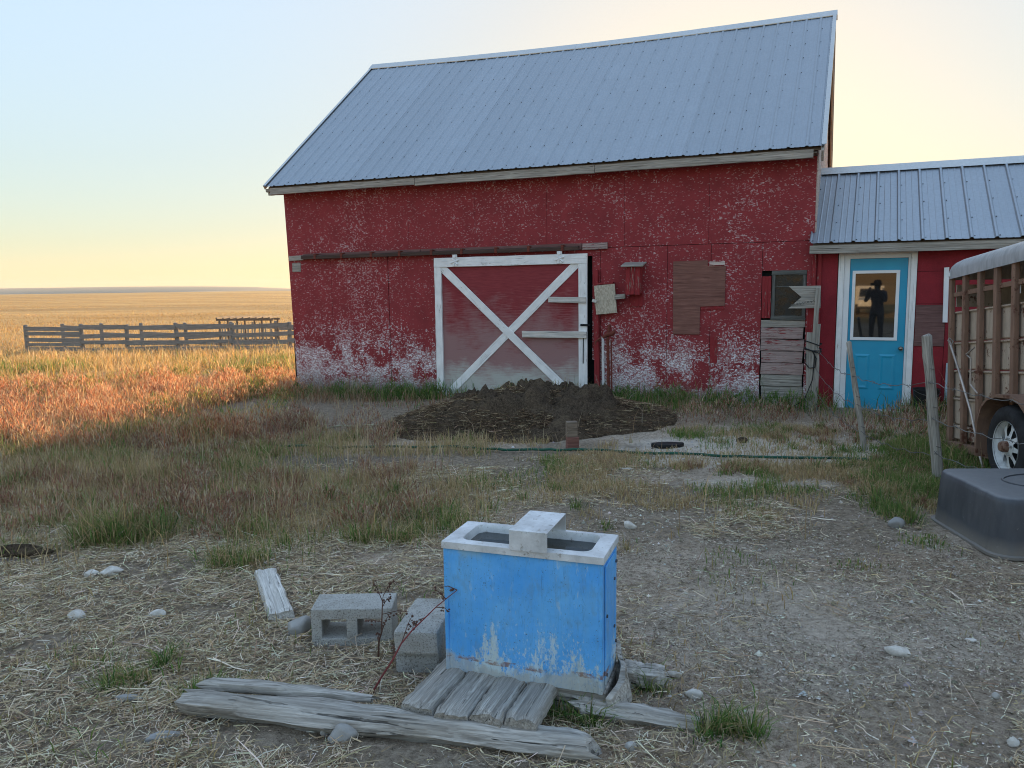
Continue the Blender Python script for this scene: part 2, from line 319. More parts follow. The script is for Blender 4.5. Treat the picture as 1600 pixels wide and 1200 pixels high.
# blue waterer sheet
t = NT('blue_sheet'); v = t.obj(); z = t.sep(v, 2); n = t.noise(v, 3.5, 5, .6); st = t.noise(t.obj((16, 16, 2.2)), 1.5, 7, .7); fi = t.noise(t.obj((60, 60, 30)), 1.6, 6, .75); wv = t.noise(t.obj((5, 5, 1.3)), 1.4, 3, .5, 1.2)
blue = t.mix(t.ramp(n, [(.35, 0.), (.66, 1.)]), (.075, .37, .84), (.16, .50, .90)); blue = t.mix(t.math('MULTIPLY', t.ramp(st, [(.46, 0.), (.62, 1.)]), .35), blue, (.16, .40, .66))
lowx = t.noise(t.obj((1, 1, .25), loc=(2.2, 0, 0)), 5.5, 2, .5); hz = t.math('SUBTRACT', t.math('ADD', t.math('MULTIPLY', st, .62), t.math('MULTIPLY', fi, .62)), t.math('MULTIPLY', z, .95)); hz = t.math('SUBTRACT', hz, .10); hz = t.math('ADD', hz, t.math('MULTIPLY', t.math('SUBTRACT', lowx, .50), .55))
pale = t.ramp(hz, [(.42, 0.), (.50, .8)]); c = t.mix(pale, blue, (.58, .72, .78)); c = t.mix(t.math('MULTIPLY', pale, t.ramp(wv, [(.50, 0.), (.58, .7)])), c, (.56, .64, .60))
c = t.mix(t.ramp(t.math('SUBTRACT', t.math('MULTIPLY', t.noise(t.obj((7, 7, 7)), 1.2, 4, .6), .24), z), [(.060, 0.), (.085, .8)]), c, (.42, .44, .42))
rz = t.math('ABSOLUTE', t.math('SUBTRACT', z, t.math('ADD', .045, t.math('MULTIPLY', n, .045)))); rust = t.math('MULTIPLY', t.math('LESS_THAN', rz, .010), t.ramp(t.noise(t.obj((9, 9, 14)), 1.5, 6, .7), [(.47, 0.), (.56, .8)])); c = t.mix(rust, c, (.24, .11, .06))
scr = t.noise(t.obj((26, 26, 3.5), (0, .25, 0)), 1.1, 3, .5, 2.5); c = t.mix(t.math('MULTIPLY', t.ramp(t.math('ABSOLUTE', t.math('SUBTRACT', scr, .5)), [(.0, 1.), (.012, 0.)]), .35), c, (.02, .10, .26))
c = t.mix(t.ramp(t.noise(v, 90, 3, .6), [(.66, 0.), (.70, .75)]), c, (.06, .08, .10)); gr = t.noise(t.obj((9, 9, 4)), 1.6, 6, .7); c = t.mix(t.ramp(gr, [(.54, 0.), (.68, .42)]), c, (.16, .27, .36)); c = t.mix(t.ramp(t.noise(t.obj((30, 30, 9)), 1.2, 5, .7), [(.60, 0.), (.68, .5)]), c, (.45, .62, .74)); c = t.mix(t.ramp(t.math('MULTIPLY', z, t.math('ADD', .6, n)), [(.565, 0.), (.62, .55)]), c, (.30, .45, .52))
t.pbr(c, t.ramp(n, [(.3, .38), (.7, .55)]), 0, t.bump(t.math('ADD', t.noise(v, 6, 3), t.math('MULTIPLY', pale, -.1)), .4, .03), .4); M['blue_sheet'] = t.m
t = NT('water'); v = t.obj(); t.pbr((.012, .016, .015), .03, 0, t.bump(t.noise(v, 14, 2), .03, .02), .5); M['water'] = t.m
# black rubber / plastic tub, sky light painted as paler colour on its upward faces
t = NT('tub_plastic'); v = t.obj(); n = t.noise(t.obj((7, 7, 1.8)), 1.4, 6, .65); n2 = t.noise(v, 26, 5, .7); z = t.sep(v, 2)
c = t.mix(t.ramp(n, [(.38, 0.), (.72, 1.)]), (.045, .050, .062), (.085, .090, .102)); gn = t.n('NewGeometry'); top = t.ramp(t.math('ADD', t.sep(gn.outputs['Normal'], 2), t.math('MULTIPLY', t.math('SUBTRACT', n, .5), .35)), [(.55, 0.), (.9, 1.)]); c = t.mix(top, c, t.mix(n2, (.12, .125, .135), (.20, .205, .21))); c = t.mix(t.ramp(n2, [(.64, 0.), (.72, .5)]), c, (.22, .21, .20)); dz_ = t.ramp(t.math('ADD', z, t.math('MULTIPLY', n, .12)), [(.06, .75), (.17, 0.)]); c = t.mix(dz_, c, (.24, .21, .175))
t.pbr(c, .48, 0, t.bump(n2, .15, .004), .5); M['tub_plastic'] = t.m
plain('hose_green', (.010, .075, .045), .5, var=.3, bump=.02)
plain('hose_pale', (.38, .36, .25), .6, var=.2)
plain('cable_black', (.012, .012, .013), .6)
plain('wire', (.20, .19, .18), .5, .8, var=.3)
plain('rod_metal', (.45, .40, .36), .5, .6, var=.3)
# trailer paints
def rusty(name, col, thr, rough=.6):
    t = NT(name); v = t.obj(); n = t.noise(v, 4, 7, .7); n2 = t.noise(t.obj((12, 12, 3)), 1.5, 5, .65); s = t.noise(v, 34, 4, .7)
    c = t.mix(t.ramp(n2, [(.3, 0.), (.7, 1.)]), tuple(x * .72 for x in col), tuple(min(1, x * 1.15) for x in col))
    c = t.mix(t.ramp(t.math('ADD', n, t.math('MULTIPLY', s, .35)), [(thr, 0.), (thr + .05, 1.)]), c, (.115, .045, .028)); t.pbr(c, rough, 0, t.bump(t.math('ADD', n, s), .15, .004), .3); M[name] = t.m
rusty('trailer_tan', (.48, .385, .30), .74)
rusty('trailer_brown', (.25, .15, .105), .76)
rusty('trailer_grey', (.42, .43, .44), 1.2, .42)
plain('tyre_rubber', (.028, .028, .030), .85, var=.3, scale=14, bump=.2, bscale=60)
rusty('rim_white', (.70, .71, .70), .92, .45)
plain('sticker', (.8, .8, .8), .5, var=.04); plain('lamp_lens', (.30, .03, .02), .3)
# people and truck seen in the door glass
plain('dark_cloth', (.10, .105, .12), .9, var=.2); plain('skin', (.42, .26, .19), .6, var=.05); plain('hair', (.05, .03, .02), .8)
plain('truck_paint', (.66, .64, .58), .45, var=.12); plain('truck_glass', (.02, .025, .03), .15, spec=.5); plain('truck_black', (.02, .02, .02), .7)
# ground: packed soil, dung, straw coloured by broad patches
t = NT('soil'); g = t.n('NewGeometry'); pos = g.outputs['Position']
def pn(sc, d=5, r=.6, w=0): return t.noise(pos, sc, d, r, w)
dist = t.n('VectorMath', _operation='LENGTH'); t.put(dist.inputs[0], pos); dd = dist.outputs['Value']
b0 = pn(.55, 4); b1 = pn(2.6, 6, .65); b2 = pn(26, 5, .7); b3 = pn(170, 3, .75)
c = t.mix(t.ramp(b1, [(.32, 0.), (.68, 1.)]), (0.431, 0.343, 0.264), (0.750, 0.614, 0.482))
c = t.mix(t.ramp(b0, [(.46, 0.), (.62, .55)]), c, (0.447, 0.310, 0.193))
c = t.mix(t.ramp(b2, [(.36, .8), (.50, 0.)]), c, (0.208, 0.156, 0.110)); c = t.mix(t.ramp(b2, [(.58, 0.), (.70, .6)]), c, (0.894, 0.739, 0.593))
c = t.mix(t.ramp(b3, [(.34, .8), (.46, 0.)]), c, (0.144, 0.106, 0.077)); c = t.mix(t.ramp(b3, [(.60, 0.), (.68, .7)]), c, (0.900, 0.784, 0.634))
b4 = pn(60, 4, .7); c = t.mix(t.ramp(b4, [(.36, .6), (.47, 0.)]), c, (0.191, 0.133, 0.090))
patch = t.n('Attribute', _attribute_name='patch'); pc = t.n('SeparateColor', Color=patch.outputs['Color'])
mud = t.mix(t.ramp(b2, [(.3, 0.), (.7, 1.)]), (0.135, 0.111, 0.090), (0.335, 0.273, 0.214)); grav = t.mix(t.ramp(b2, [(.3, 0.), (.7, 1.)]), (0.543, 0.466, 0.392), (0.900, 0.799, 0.676)); brn = t.mix(t.ramp(b2, [(.3, 0.), (.7, 1.)]), (.15, .115, .082), (.48, .39, .295)) if True else t.mix(t.ramp(b2, [(.3, 0.), (.7, 1.)]), (0.208, 0.140, 0.086), (0.495, 0.347, 0.214))
c = t.mix(pc.outputs[2], c, brn); c = t.mix(pc.outputs[0], c, mud); c = t.mix(pc.outputs[1], c, grav)
st = t.noise(t.obj((.012, .05, 1)), 1.0, 5, .6); fld = t.mix(t.ramp(st, [(.35, 0.), (.65, 1.)]), (.40, .24, .09), (.56, .37, .16)); fld = t.mix(t.ramp(t.noise(t.obj((.004, .02, 1)), 1.0, 4), [(.52, 0.), (.62, .5)]), fld, (.26, .17, .08))
c = t.mix(t.ramp(t.math('MULTIPLY', dd, .02), [(.30, 0.), (.52, 1.)]), c, fld)
h = t.math('ADD', t.math('ADD', t.math('MULTIPLY', b1, .6), b2), t.math('ADD', t.math('MULTIPLY', b3, .4), t.math('MULTIPLY', b4, .7)))
t.pbr(c, .95, 0, t.bump(h, 1.0, .03), .1); M['soil'] = t.m
t = NT('dung'); v = t.obj(); a = t.noise(v, 5, 6, .7); b = t.noise(v, 38, 6, .75); d_ = t.noise(v, 110, 4, .75); c = t.mix(t.ramp(b, [(.34, 0.), (.66, 1.)]), (.042, .030, .021), (.20, .145, .10)); c = t.mix(t.ramp(a, [(.45, 0.), (.7, .6)]), c, (.26, .19, .12)); c = t.mix(t.ramp(d_, [(.36, .8), (.48, 0.)]), c, (.03, .022, .016)); c = t.mix(t.ramp(d_, [(.62, 0.), (.7, .6)]), c, (.42, .33, .22)); t.pbr(c, .95, 0, t.bump(t.math('ADD', a, t.math('ADD', b, t.math('MULTIPLY', d_, .5))), 1.0, .05), .1); M['dung'] = t.m
t = NT('hill_grass'); g = t.n('NewGeometry'); a = t.noise(g.outputs['Position'], .002, 5); t.pbr(t.mix(a, (.22, .19, .14), (.32, .27, .19)), .95); M['hill_grass'] = t.m
# blades: colour per blade, light passes through
def blade_mat(name, trans):
    t = NT(name); at = t.n('Attribute', _attribute_name='Col'); d = t.n('BsdfDiffuse', Color=at.outputs['Color']); tr = t.n('BsdfTranslucent', Color=at.outputs['Color']); mx = t.n('MixShader', Fac=trans); t.t.links.new(d.outputs[0], mx.inputs[1]); t.t.links.new(tr.outputs[0], mx.inputs[2]); t.t.links.new(mx.outputs[0], t.out.inputs['Surface']); M[name] = t.m
blade_mat('blade', .42); blade_mat('straw', .15)
# ------------------------------------------------------------------ the ground: one sheet to the horizon
def axis(dense0, dense1, step, lo, hi, grow=1.09):
    a = list(np.arange(dense0, dense1, step)); s = step
    while a[-1] < hi: s *= grow; a.append(a[-1] + s)
    s = step; b = []
    x = dense0
    while x > lo: s *= grow; x -= s; b.append(x)
    return np.array(b[::-1] + a)
gx = axis(-6.5, 5.5, .055, -9000, 7000); gy = axis(2.0, 12.5, .05, -2500, 9000)
GX, GY = np.meshgrid(gx, gy); GZ = gz(GX, GY)
# world-space patches: mud, gravel, trampled brown; left-front brown also paints shade between straws
def blob(x, y, cx, cy, rx, ry, ns=1.7, k=.9):
    d = np.hypot((x - cx) / rx, (y - cy) / ry) + (NZ[5](x, y, ns, 4) - .5) * k
    return 1 - sstep(.75, 1.15, d)
bare_track = lambda x, y: blob(x, y, -4.3, 11.7, .75, 1.5, 1.2, .6)
def patches(x, y):
    mud = np.maximum.reduce([blob(x, y, -1.85, 7.55, .95, .45), blob(x, y, -3.9, 6.1, .5, .2) * .8, blob(x, y, 1.55, 7.9, .4, .25), blob(x, y, -3.3, 4.95, .35, .12)])
    grav = np.maximum.reduce([blob(x, y, 2.35, 7.6, 1.45, .75, 2.4, 1.1) * .85, blob(x, y, 2.1, 6.3, .8, .2) * .5, blob(x, y, 1.5, 3.6, .8, .6) * .3])
    brown = np.maximum.reduce([blob(x, y, -.2, 7.3, 2.4, 1.0), blob(x, y, -2.6, 5.8, 2.2, 1.3), blob(x, y, -3.6, 9.6, 2.2, 1.6), blob(x, y, 1.8, 5.6, 1.9, .9) * .8, blob(x, y, -.9, 3.3, .5, .5) * .7, blob(x, y, -1.7, 3.5, 2.0, 1.7, 1.3, 1.2) * .8, blob(x, y, 1.7, 2.7, .7, .45) * .5, sstep(9.0, 10.2, y)])
    return mud, grav, brown
me = bpy.data.meshes.new('ground'); nyy, nxx = GX.shape
V = np.stack([GX, GY, GZ], -1).reshape(-1, 3)
ii = (np.arange(nyy - 1)[:, None] * nxx + np.arange(nxx - 1)[None, :]).ravel()
Q = np.stack([ii, ii + 1, ii + 1 + nxx, ii + nxx], -1)
def np_mesh(name, V, F, k, mat, cols=None, smooth=False, attr='Col'):
    me = bpy.data.meshes.new(name); n = len(F)
    me.vertices.add(len(V)); me.vertices.foreach_set('co', np.ascontiguousarray(V, np.float32).ravel())
    me.loops.add(n * k); me.loops.foreach_set('vertex_index', np.ascontiguousarray(F, np.int32).ravel())
    me.polygons.add(n); me.polygons.foreach_set('loop_start', np.arange(0, n * k, k, dtype=np.int32))
    try: me.polygons.foreach_set('loop_total', np.full(n, k, np.int32))
    except Exception: pass
    if smooth: me.polygons.foreach_set('use_smooth', np.ones(n, bool))
    me.update(calc_edges=True)
    if cols is not None:
        ca = me.color_attributes.new(attr, 'FLOAT_COLOR', 'POINT'); c4 = np.ones((len(V), 4), np.float32); c4[:, :3] = cols; ca.data.foreach_set('color', c4.ravel())
    me.materials.append(M[mat]); o = bpy.data.objects.new(name, me); COL.objects.link(o); return o
pm, pg, pb = patches(V[:, 0], V[:, 1])
np_dist = np.hypot(V[:, 0], V[:, 1])
ground = np_mesh('ground', V, Q, 4, 'soil', np.stack([pm, pg, pb], -1) * (1 - sstep(14, 20, np_dist))[:, None], True, 'patch'); tag(ground, kind='structure')
# far hills: low swells behind the prairie
def hill(name, y0, x0, x1, top, depth, seed):
    xs = np.linspace(x0, x1, 90); vs = []; fs = []; prof = [(0, -.4), (.2, .35), (.45, .85), (.7, 1.0), (1.0, .6)]
    for j, (d, k) in enumerate(prof):
        s = (xs - x0) / (x1 - x0); env = np.sin(np.pi * np.clip(s, 0, 1)) ** .6
        hh = top * k * env * (.72 + .5 * NZ[seed](xs, xs * 0 + j * .02, 4.0 / (x1 - x0), 3))
        vs += list(zip(xs, np.full_like(xs, y0 + d * depth), hh + .5))
    n = len(xs)
    for j in range(len(prof) - 1):
        for i in range(n - 1): fs.append((j * n + i, j * n + i + 1, (j + 1) * n + i + 1, (j + 1) * n + i))
    return tag(MB().add(vs, fs).build(name, 'hill_grass', smooth=60), kind='structure')
hill('hills', 6500, -6800, -1900, 80, 1500, 6)
hill('hills', 3300, -1750, 900, 17, 900, 5)

# ------------------------------------------------------------------ the barn
BX, BY = 4.104, 10.5
barn = thing('barn', 'old red barn with flaking paint and blue-grey metal roof', 'barn', (BX, BY, 0), (0, 0, R(-23)))
EL = Vector((-8.99, -.30, 3.465)); ER = Vector((.10, -.30, 3.425)); RL = Vector((-9.23, 3.7, 6.50)); RR_ = Vector((.11, 3.7, 6.275))
BLk = Vector((-8.99, 7.7, 3.45)); BRk = Vector((.10, 7.7, 3.40))
fwall = MB().box((-8.74, .004, -.5), (-5.62, .12, 3.42)).box((-5.62, .12, -.5), (-3.0, .16, 3.42)).box((-5.62, .004, 2.16), (-3.0, .12, 3.42)).box((-3.0, .004, -.5), (-.66, .12, 3.42)).box((-.66, .06, -.5), (-.004, .12, 3.42)).build('front_wall', 'dark_inside', barn)
def panel(xz, y0=-.012, y1=.002, mat='red_barn', name='wall_panel'):
    return MB().prism(xz, y0, y1).build(name, mat, fwall)
def le(z): return -8.69 - .034 * z        # the leaning left corner
ZS = 2.236; seam_y = lambda x: ZS + (x + 4.4) * 0.0
xs_low = [None, -7.86, -6.70, -5.60]
for i in range(3):
    a, b = xs_low[i], xs_low[i + 1]; g = .003 if i != 1 else .006; g2 = .006 if i == 1 else .003
    g = .006 if i == 2 else .003
    l0 = (le(-.45), le(ZS)) if a is None else (a + g, a + g)
    panel([(l0[0], -.45), (b - g2, -.45), (b - g2, ZS - .003), (l0[1], ZS - .003)])
for a, b, z0, z1 in [(-2.985, -1.98, -.45, ZS), (-1.98, -1.36, -.45, ZS), (-1.36, -.665, -.45, ZS), (-.665, -.004, 1.845, ZS), (-.085, -.004, -.45, 1.845), (-5.60, -2.985, 2.12, ZS), (-3.115, -2.985, .55, 2.12)]:
    panel([(a + .003, z0), (b - .003, z0), (b - .003, z1 - .003), (a + .003, z1 - .003)])
ux = [None, -7.5, -6.28, -5.06, -3.84, -2.62, -1.40, -.004]
for i in range(7):
    a, b = ux[i], ux[i + 1]; la, lb = (le(ZS), le(3.42)) if a is None else (a + .002, a + .002)
    panel([(la, ZS + .004), (b - .002, ZS + .004), (b - .002, 3.425), (lb, 3.425)])
# gable and rear walls
def gable(x0, x1, mat, name, zr, l=0):
    return MB().add([(x + (l * z), y, z) for x in (x0, x1) for y, z in ((.12, -.5), (.12, 3.42), (3.7, zr), (7.4, 3.42), (7.4, -.5))], [(0, 1, 2, 3, 4), (9, 8, 7, 6, 5)] + [(i, i + 5, (i + 1) % 5 + 5, (i + 1) % 5) for i in range(5)]).build(name, mat, barn)
gable(-8.69, -8.59, 'red_barn', 'gable_wall', 6.30, -.034)
gr = gable(-.106, -.010, 'dark_inside', 'gable_wall', 6.10)
# right gable is clad in peeling clapboards
for i in range(31):
    z0 = -.4 + i * .205; z1 = z0 + .2
    yr = lambda z: (0.0, 7.4) if z <= 3.42 else ((z - 3.42) / (6.1 - 3.42) * 3.58 + .12, 7.4 - (z - 3.42) / (6.1 - 3.42) * 3.7)
    a, b = yr(z1 if z1 > 3.42 else z0)
    if b - a < .2: break
    board('clapboard', gr, (-.004, a, (z0 + z1) / 2), (-.004, b, (z0 + z1) / 2), .2, .018, (1, 0, 0), 'peeled_wood', segs=2)
MB().box((-8.6, 7.3, -.5), (-.1, 7.396, 3.42)).build('rear_wall', 'red_barn', barn)

# roof: boarded deck under ribbed sheets
def lerp(a, b, s): return a + (b - a) * s
def deck(c, th=.03, drop=.045):
    n = (c[1] - c[0]).cross(c[3] - c[0]).normalized(); n = n if n.z > 0 else -n
    return [p - n * drop for p in c] + [p - n * (drop + th) for p in c]
roof = MB()
for c in ([EL, ER, RR_, RL], [BRk, BLk, RL, RR_]):
    ins = [p + (sum((q for q in c), Vector()) / 4 - p) * .012 - Vector((0, 0, .075 if p in (RL, RR_) else 0)) for p in c]
    roof.add(deck(ins), [(0, 1, 2, 3), (7, 6, 5, 4), (0, 4, 5, 1), (1, 5, 6, 2), (2, 6, 7, 3), (3, 7, 4, 0)])
roof = roof.build('roof', 'brown_grey_wood', barn)
def rib_profile(pitch, ribs, hgt):
    """(distance, height) across a sheet that starts and ends on a rib crown"""
    pr = []
    for k in range(ribs):
        o = k * pitch
        pr += [(o, hgt), (o + .011, hgt), (o + .026, 0.)]
        for m_ in (.36, .64): pr += [(o + pitch * m_ - .012, 0.), (o + pitch * m_ - .005, .0035), (o + pitch * m_ + .005, .0035), (o + pitch * m_ + .012, 0.)]
        pr += [(o + pitch - .026, 0.), (o + pitch - .011, hgt)]
    pr.append((ribs * pitch, hgt)); return pr
def sheets(c, n, ribs, parent, mat, hgt=.019, nt=5, sag=0.0):
    E0, E1, T1, T0 = c; W = (E1 - E0).length; pitch = W / (n * ribs); nn = (E1 - E0).cross(T0 - E0).normalized(); nn = nn if nn.z > 0 else -nn; out = []
    for k in range(n):
        pr = rib_profile(pitch, ribs, hgt); v = []; lift = .0016 * (k % 2); wob = random.uniform(-.006, .006)
        for j in range(nt + 1):
            tt = j / nt
            for d, h in pr:
                s = (k * ribs * pitch + d) / W; p = lerp(lerp(E0, E1, s), lerp(T0, T1, s), tt); sl = (lerp(T0, T1, s) - lerp(E0, E1, s)).normalized()
                if j == 0: p = p + sl * wob
                p = p - Vector((0, 0, 1)) * (sag * math.sin(math.pi * s) * tt) + nn * (.004 * math.sin(k * 2.1 + j * 1.3) * math.sin(math.pi * (d / (ribs * pitch))))
                v.append(p + nn * (h + lift))
        m_ = len(pr); f = [(j * m_ + i, j * m_ + i + 1, (j + 1) * m_ + i + 1, (j + 1) * m_ + i) for j in range(nt) for i in range(m_ - 1)]
        out.append(MB().add(v, f).build('roof_sheet', mat, parent))
    return pitch, nn
pit, rn = sheets([EL, ER, RR_, RL], 10, 4, roof, 'roof_metal', .015, sag=.07)
sheets([BRk, BLk, RL, RR_], 10, 4, roof, 'roof_metal', nt=2, sag=.07)
# screws: rows along the purlins, joined
sw = MB()
def screw(p, n, r_=.009):
    a = n.orthogonal().normalized(); b = n.cross(a)
    sw.add([p + (a * math.cos(k * math.pi / 3) + b * math.sin(k * math.pi / 3)) * r_ + n * .001 for k in range(6)] + [p + (a * math.cos(k * math.pi / 3) + b * math.sin(k * math.pi / 3)) * r_ * .7 + n * .008 for k in range(6)], [tuple(range(6, 12))] + [(k, (k + 1) % 6, (k + 1) % 6 + 6, k + 6) for k in range(6)])
for tt in (.018, .14, .26, .38, .50, .62, .74, .86, .975):
    for k in range(40):
        s = (k * pit + .034) / (ER - EL).length
        tq = tt + (.0 if k % 4 else .004)
        screw(lerp(lerp(EL, ER, s), lerp(RL, RR_, s), tq) - Vector((0, 0, .07 * math.sin(math.pi * s) * tq)), rn, .0075)
for j in range(46):
    screw(lerp(ER, RR_, j / 46 + .01) - (ER - EL).normalized() * .05, rn, .007)
tag(sw.build('screw_rows', 'screw_metal', roof, fix=False), kind='stuff')
# ridge cap: folded sheet on the rib crowns
dirf = (lerp(EL, ER, .5) - lerp(RL, RR_, .5)).normalized(); dirb = (lerp(BLk, BRk, .5) - lerp(RL, RR_, .5)).normalized(); rnb = Vector((rn.x, -rn.y, rn.z))
for k in range(4):
    s0, s1 = k / 4 - (.003 if k else .002), (k + 1) / 4 + (.002 if k == 3 else 0); vv = []; ff = []
    for j in range(5):
        s_ = s0 + (s1 - s0) * j / 4; p = lerp(RL, RR_, s_) - Vector((0, 0, .07 * math.sin(math.pi * max(0, min(1, s_))))) + Vector((0, 0, .002 * (k % 2)))
        vv += [p + dirf * .176 + rn * .012, p + dirf * .17 + rn * .024, p + Vector((0, 0, .045)), p + dirb * .17 + rnb * .024]
    for j in range(4):
        for q in range(3): ff.append((j * 4 + q, j * 4 + q + 1, j * 4 + 5 + q, j * 4 + 4 + q))
    MB().add(vv, ff).build('ridge_cap', 'galvanised', roof)
# rake flashing at both ends
for a, b, s in ((EL, RL, -1), (ER, RR_, 1)):
    e = (ER - EL).normalized() * s
    MB().add([a + rn * .024 - e * .05, b + rn * .024 - e * .05, b + rn * .024 + e * .008, a + rn * .024 + e * .008, b - rn * .06 + e * .008, a - rn * .06 + e * .008], [(0, 1, 2, 3), (3, 2, 4, 5)]).build('rake_flashing', 'galvanised', roof)
# eave fascia in three lengths, rake boards, left soffit ends
dz = Vector((0, 0, -.085))
fb = [0.012, .33, .66, .985]; 
for i in range(3):
    a = lerp(EL, ER, fb[i]) + dz + Vector((0, .055, 0)); b = lerp(EL, ER, fb[i + 1] - .001) + dz + Vector((0, .055, 0))
    if i == 1: a.z -= .006; b.z -= .004
    board('fascia', barn, a, b, (.108, .12, .112)[i], .03, (0, -1, 0), 'grey_wood', jit=.004, segs=10)
board('soffit', barn, (-8.99, -.13, 3.375), (-.0, -.13, 3.345), .24, .02, (0, 0, 1), 'brown_grey_wood', segs=4)
board('soffit_end', barn, (-9.0, -.215, 3.41), (-8.66, -.215, 3.40), .05, .03, (0, -1, 0), 'grey_wood')
board('soffit_end', barn, (-8.97, -.19, 3.345), (-8.66, -.19, 3.34), .045, .03, (0, -1, 0), 'grey_wood')
for (a, b, m_) in ((ER, RR_, 'grey_wood'), (BRk, RR_, 'tan_wood')):
    board('rake_board', barn, a + Vector((-.05, 0, -.13)), b + Vector((-.05, 0, -.13)), .15, .03, (1, 0, 0), m_, segs=4)
# corner board and the corner post
board('corner_board', barn, (-.012, .09, -.45), (-.012, .09, 3.38), .15, .026, (1, 0, 0), 'peeled_wood', segs=6)
board('corner_board', barn, (.004, -.028, -.45), (.006, -.028, 2.1), .05, .026, (0, -1, 0), 'red_wood', segs=6)

# door track
trk = part('door_track', barn)
board('ledger_board', trk, (-8.72, -.013, 2.225), (-8.42, -.013, 2.235), .085, .04, (0, -1, 0), 'grey_wood')
board('ledger_board', trk, (-8.41, -.013, 2.252), (-6.05, -.013, 2.258), .10, .035, (0, -1, 0), 'ply_dark', segs=8)
board('ledger_board', trk, (-6.04, -.013, 2.258), (-3.27, -.013, 2.262), .10, .035, (0, -1, 0), 'ply_dark', segs=8)
board('ledger_board', trk, (-3.25, -.013, 2.258), (-2.87, -.013, 2.262), .095, .05, (0, -1, 0), 'red_grey_wood')
MB().prism([(-.13, 2.205), (-.13, 2.255), (-.115, 2.268), (-.055, 2.268), (-.055, 2.262), (-.11, 2.262), (-.124, 2.25), (-.124, 2.211), (-.10, 2.211), (-.10, 2.205)], -8.40, -3.30, 'xz').build('track_rail', 'dark_metal_track', trk)
tr = trk.children[-1]
tr.data.transform(Matrix(((0, 1, 0, 0), (1, 0, 0, 0), (0, 0, 1, 0), (0, 0, 0, 1))))
for x in (-8.1, -7.55, -6.95, -6.4, -5.8, -5.25, -4.65, -4.1, -3.55):
    MB().box((x - .022, -.142, 2.20), (x + .022, -.048, 2.292)).build('bracket', 'rusty_red', trk, bevel=.006)

# the sliding door
sd = part('sliding_door', barn); sd.location = (0, -.07, 0)
DX0, DX1, DZ0, DZ1 = -5.765, -3.165, -.13, 2.155
MB().box((DX0 + .02, .0, DZ0 + .02), (DX1 - .02, .035, DZ1 - .02)).build('door_sheet', 'red_door', sd)
board('frame_board', sd, (DX0, -.002, DZ1 - .075), (DX1, -.002, DZ1 - .075), .15, .038, (0, -1, 0), 'white_wood', segs=10)
board('frame_board', sd, (DX0 + .06, -.002, DZ0), (DX0 + .06, -.002, DZ1 - .152), .125, .036, (0, -1, 0), 'white_wood', segs=10)
board('frame_board', sd, (DX1 - .07, -.002, DZ0), (DX1 - .07, -.002, DZ1 - .152), .135, .036, (0, -1, 0), 'white_wood', segs=10)
board('brace_board', sd, (-3.25, -.002, 2.09), (-5.70, -.002, -.19), .125, .012, (0, -1, 0), 'white_wood', segs=10)
board('brace_board', sd, (-5.71, -.0145, 2.07), (-3.23, -.0145, -.17), .125, .012, (0, -1, 0), 'white_wood', segs=10)
board('batten', sd, (-3.78, -.039, 1.47), (-3.18, -.039, 1.46), .085, .025, (0, -1, 0), 'pale_wood', segs=6)
board('batten', sd, (-4.22, -.039, .935), (-3.17, -.039, .935), .10, .03, (0, -1, 0), 'pale_wood', segs=6)
for x in (-5.38, -3.60):
    b = MB().box((x - .04, -.05, 2.02), (x + .04, -.035, 2.20)); b.lathe([(0, -.07), (.024, -.07), (.028, -.064), (.028, -.055), (0, -.055)], 12, 'y', (x, 0, 2.17))
    for k in range(6):
        a = k * math.pi / 3 + .3; b.tube([(x, -.052, 2.09), (x + .075 * math.cos(a), -.052, 2.09 + .075 * math.sin(a))], .011, 5)
    b.build('hanger', 'white_plastic', sd)
MB().box((-3.27, -.05, 1.07), (-3.12, -.036, 1.10)).tube([(-3.24, -.05, 1.085), (-3.24, -.07, 1.085), (-3.2, -.07, 1.085)], .008, 6).build('latch', 'black', sd)
MB().tube([(-3.225, -.04, .9), (-3.222, -.055, .62), (-3.228, -.04, .5)], .007, 6).build('pull_handle', 'black', sd)
# jamb post at the door's closing edge
board('jamb_post', barn, (-3.015, -.014, -.3), (-3.045, -.014, 1.9), .075, .07, (0, -1, 0), 'red_wood', segs=10)
board('jamb_strip', barn, (-2.93, -.014, -.3), (-2.945, -.014, .9), .035, .02, (0, -1, 0), 'white_wood', segs=6)

# window with shutter and patched siding below
win = part('window', barn)
MB().box((-.50, .018, 1.21), (-.12, .022, 1.80)).build('pane', 'window_glass', win)
for a, b in (((-.535, 0, 1.815), (-.087, 0, 1.815)), ((-.535, 0, 1.195), (-.087, 0, 1.195))):
    board('frame_board', win, (a[0], .015, a[2]), (b[0], .015, b[2]), .06, .035, (0, -1, 0), 'window_wood')
for x in (-.51, -.11):
    board('frame_board', win, (x, .016, 1.226), (x, .016, 1.784), .045, .03, (0, -1, 0), 'window_wood')
board('muntin', win, (-.487, .013, 1.62), (-.133, .013, 1.62), .016, .012, (0, -1, 0), 'window_wood')
for i in range(3):
    board('shutter_board', win, (-.64 + i * .04, -.004, 1.195), (-.64 + i * .04, -.004, 1.77), .038, .025, (0, -1, 0), 'red_wood', segs=4)
zz = 1.165
for i, h in enumerate((.10, .165, .165, .165, .165, .165, .165, .17)):
    w0 = -.663 + .004 * i; board('siding_plank', fwall, (w0, .055, zz - h / 2), (-.09 - (.015 if i % 2 else 0), .055, zz - h / 2), h - .008, .062 + (i % 3) * .004, (0, -1, 0), ('grey_wood', 'red_grey_wood', 'red_grey_wood', 'red_grey_wood', 'red_grey_wood', 'grey_wood', 'grey_wood', 'grey_wood')[i], jit=.004, segs=6); zz -= h
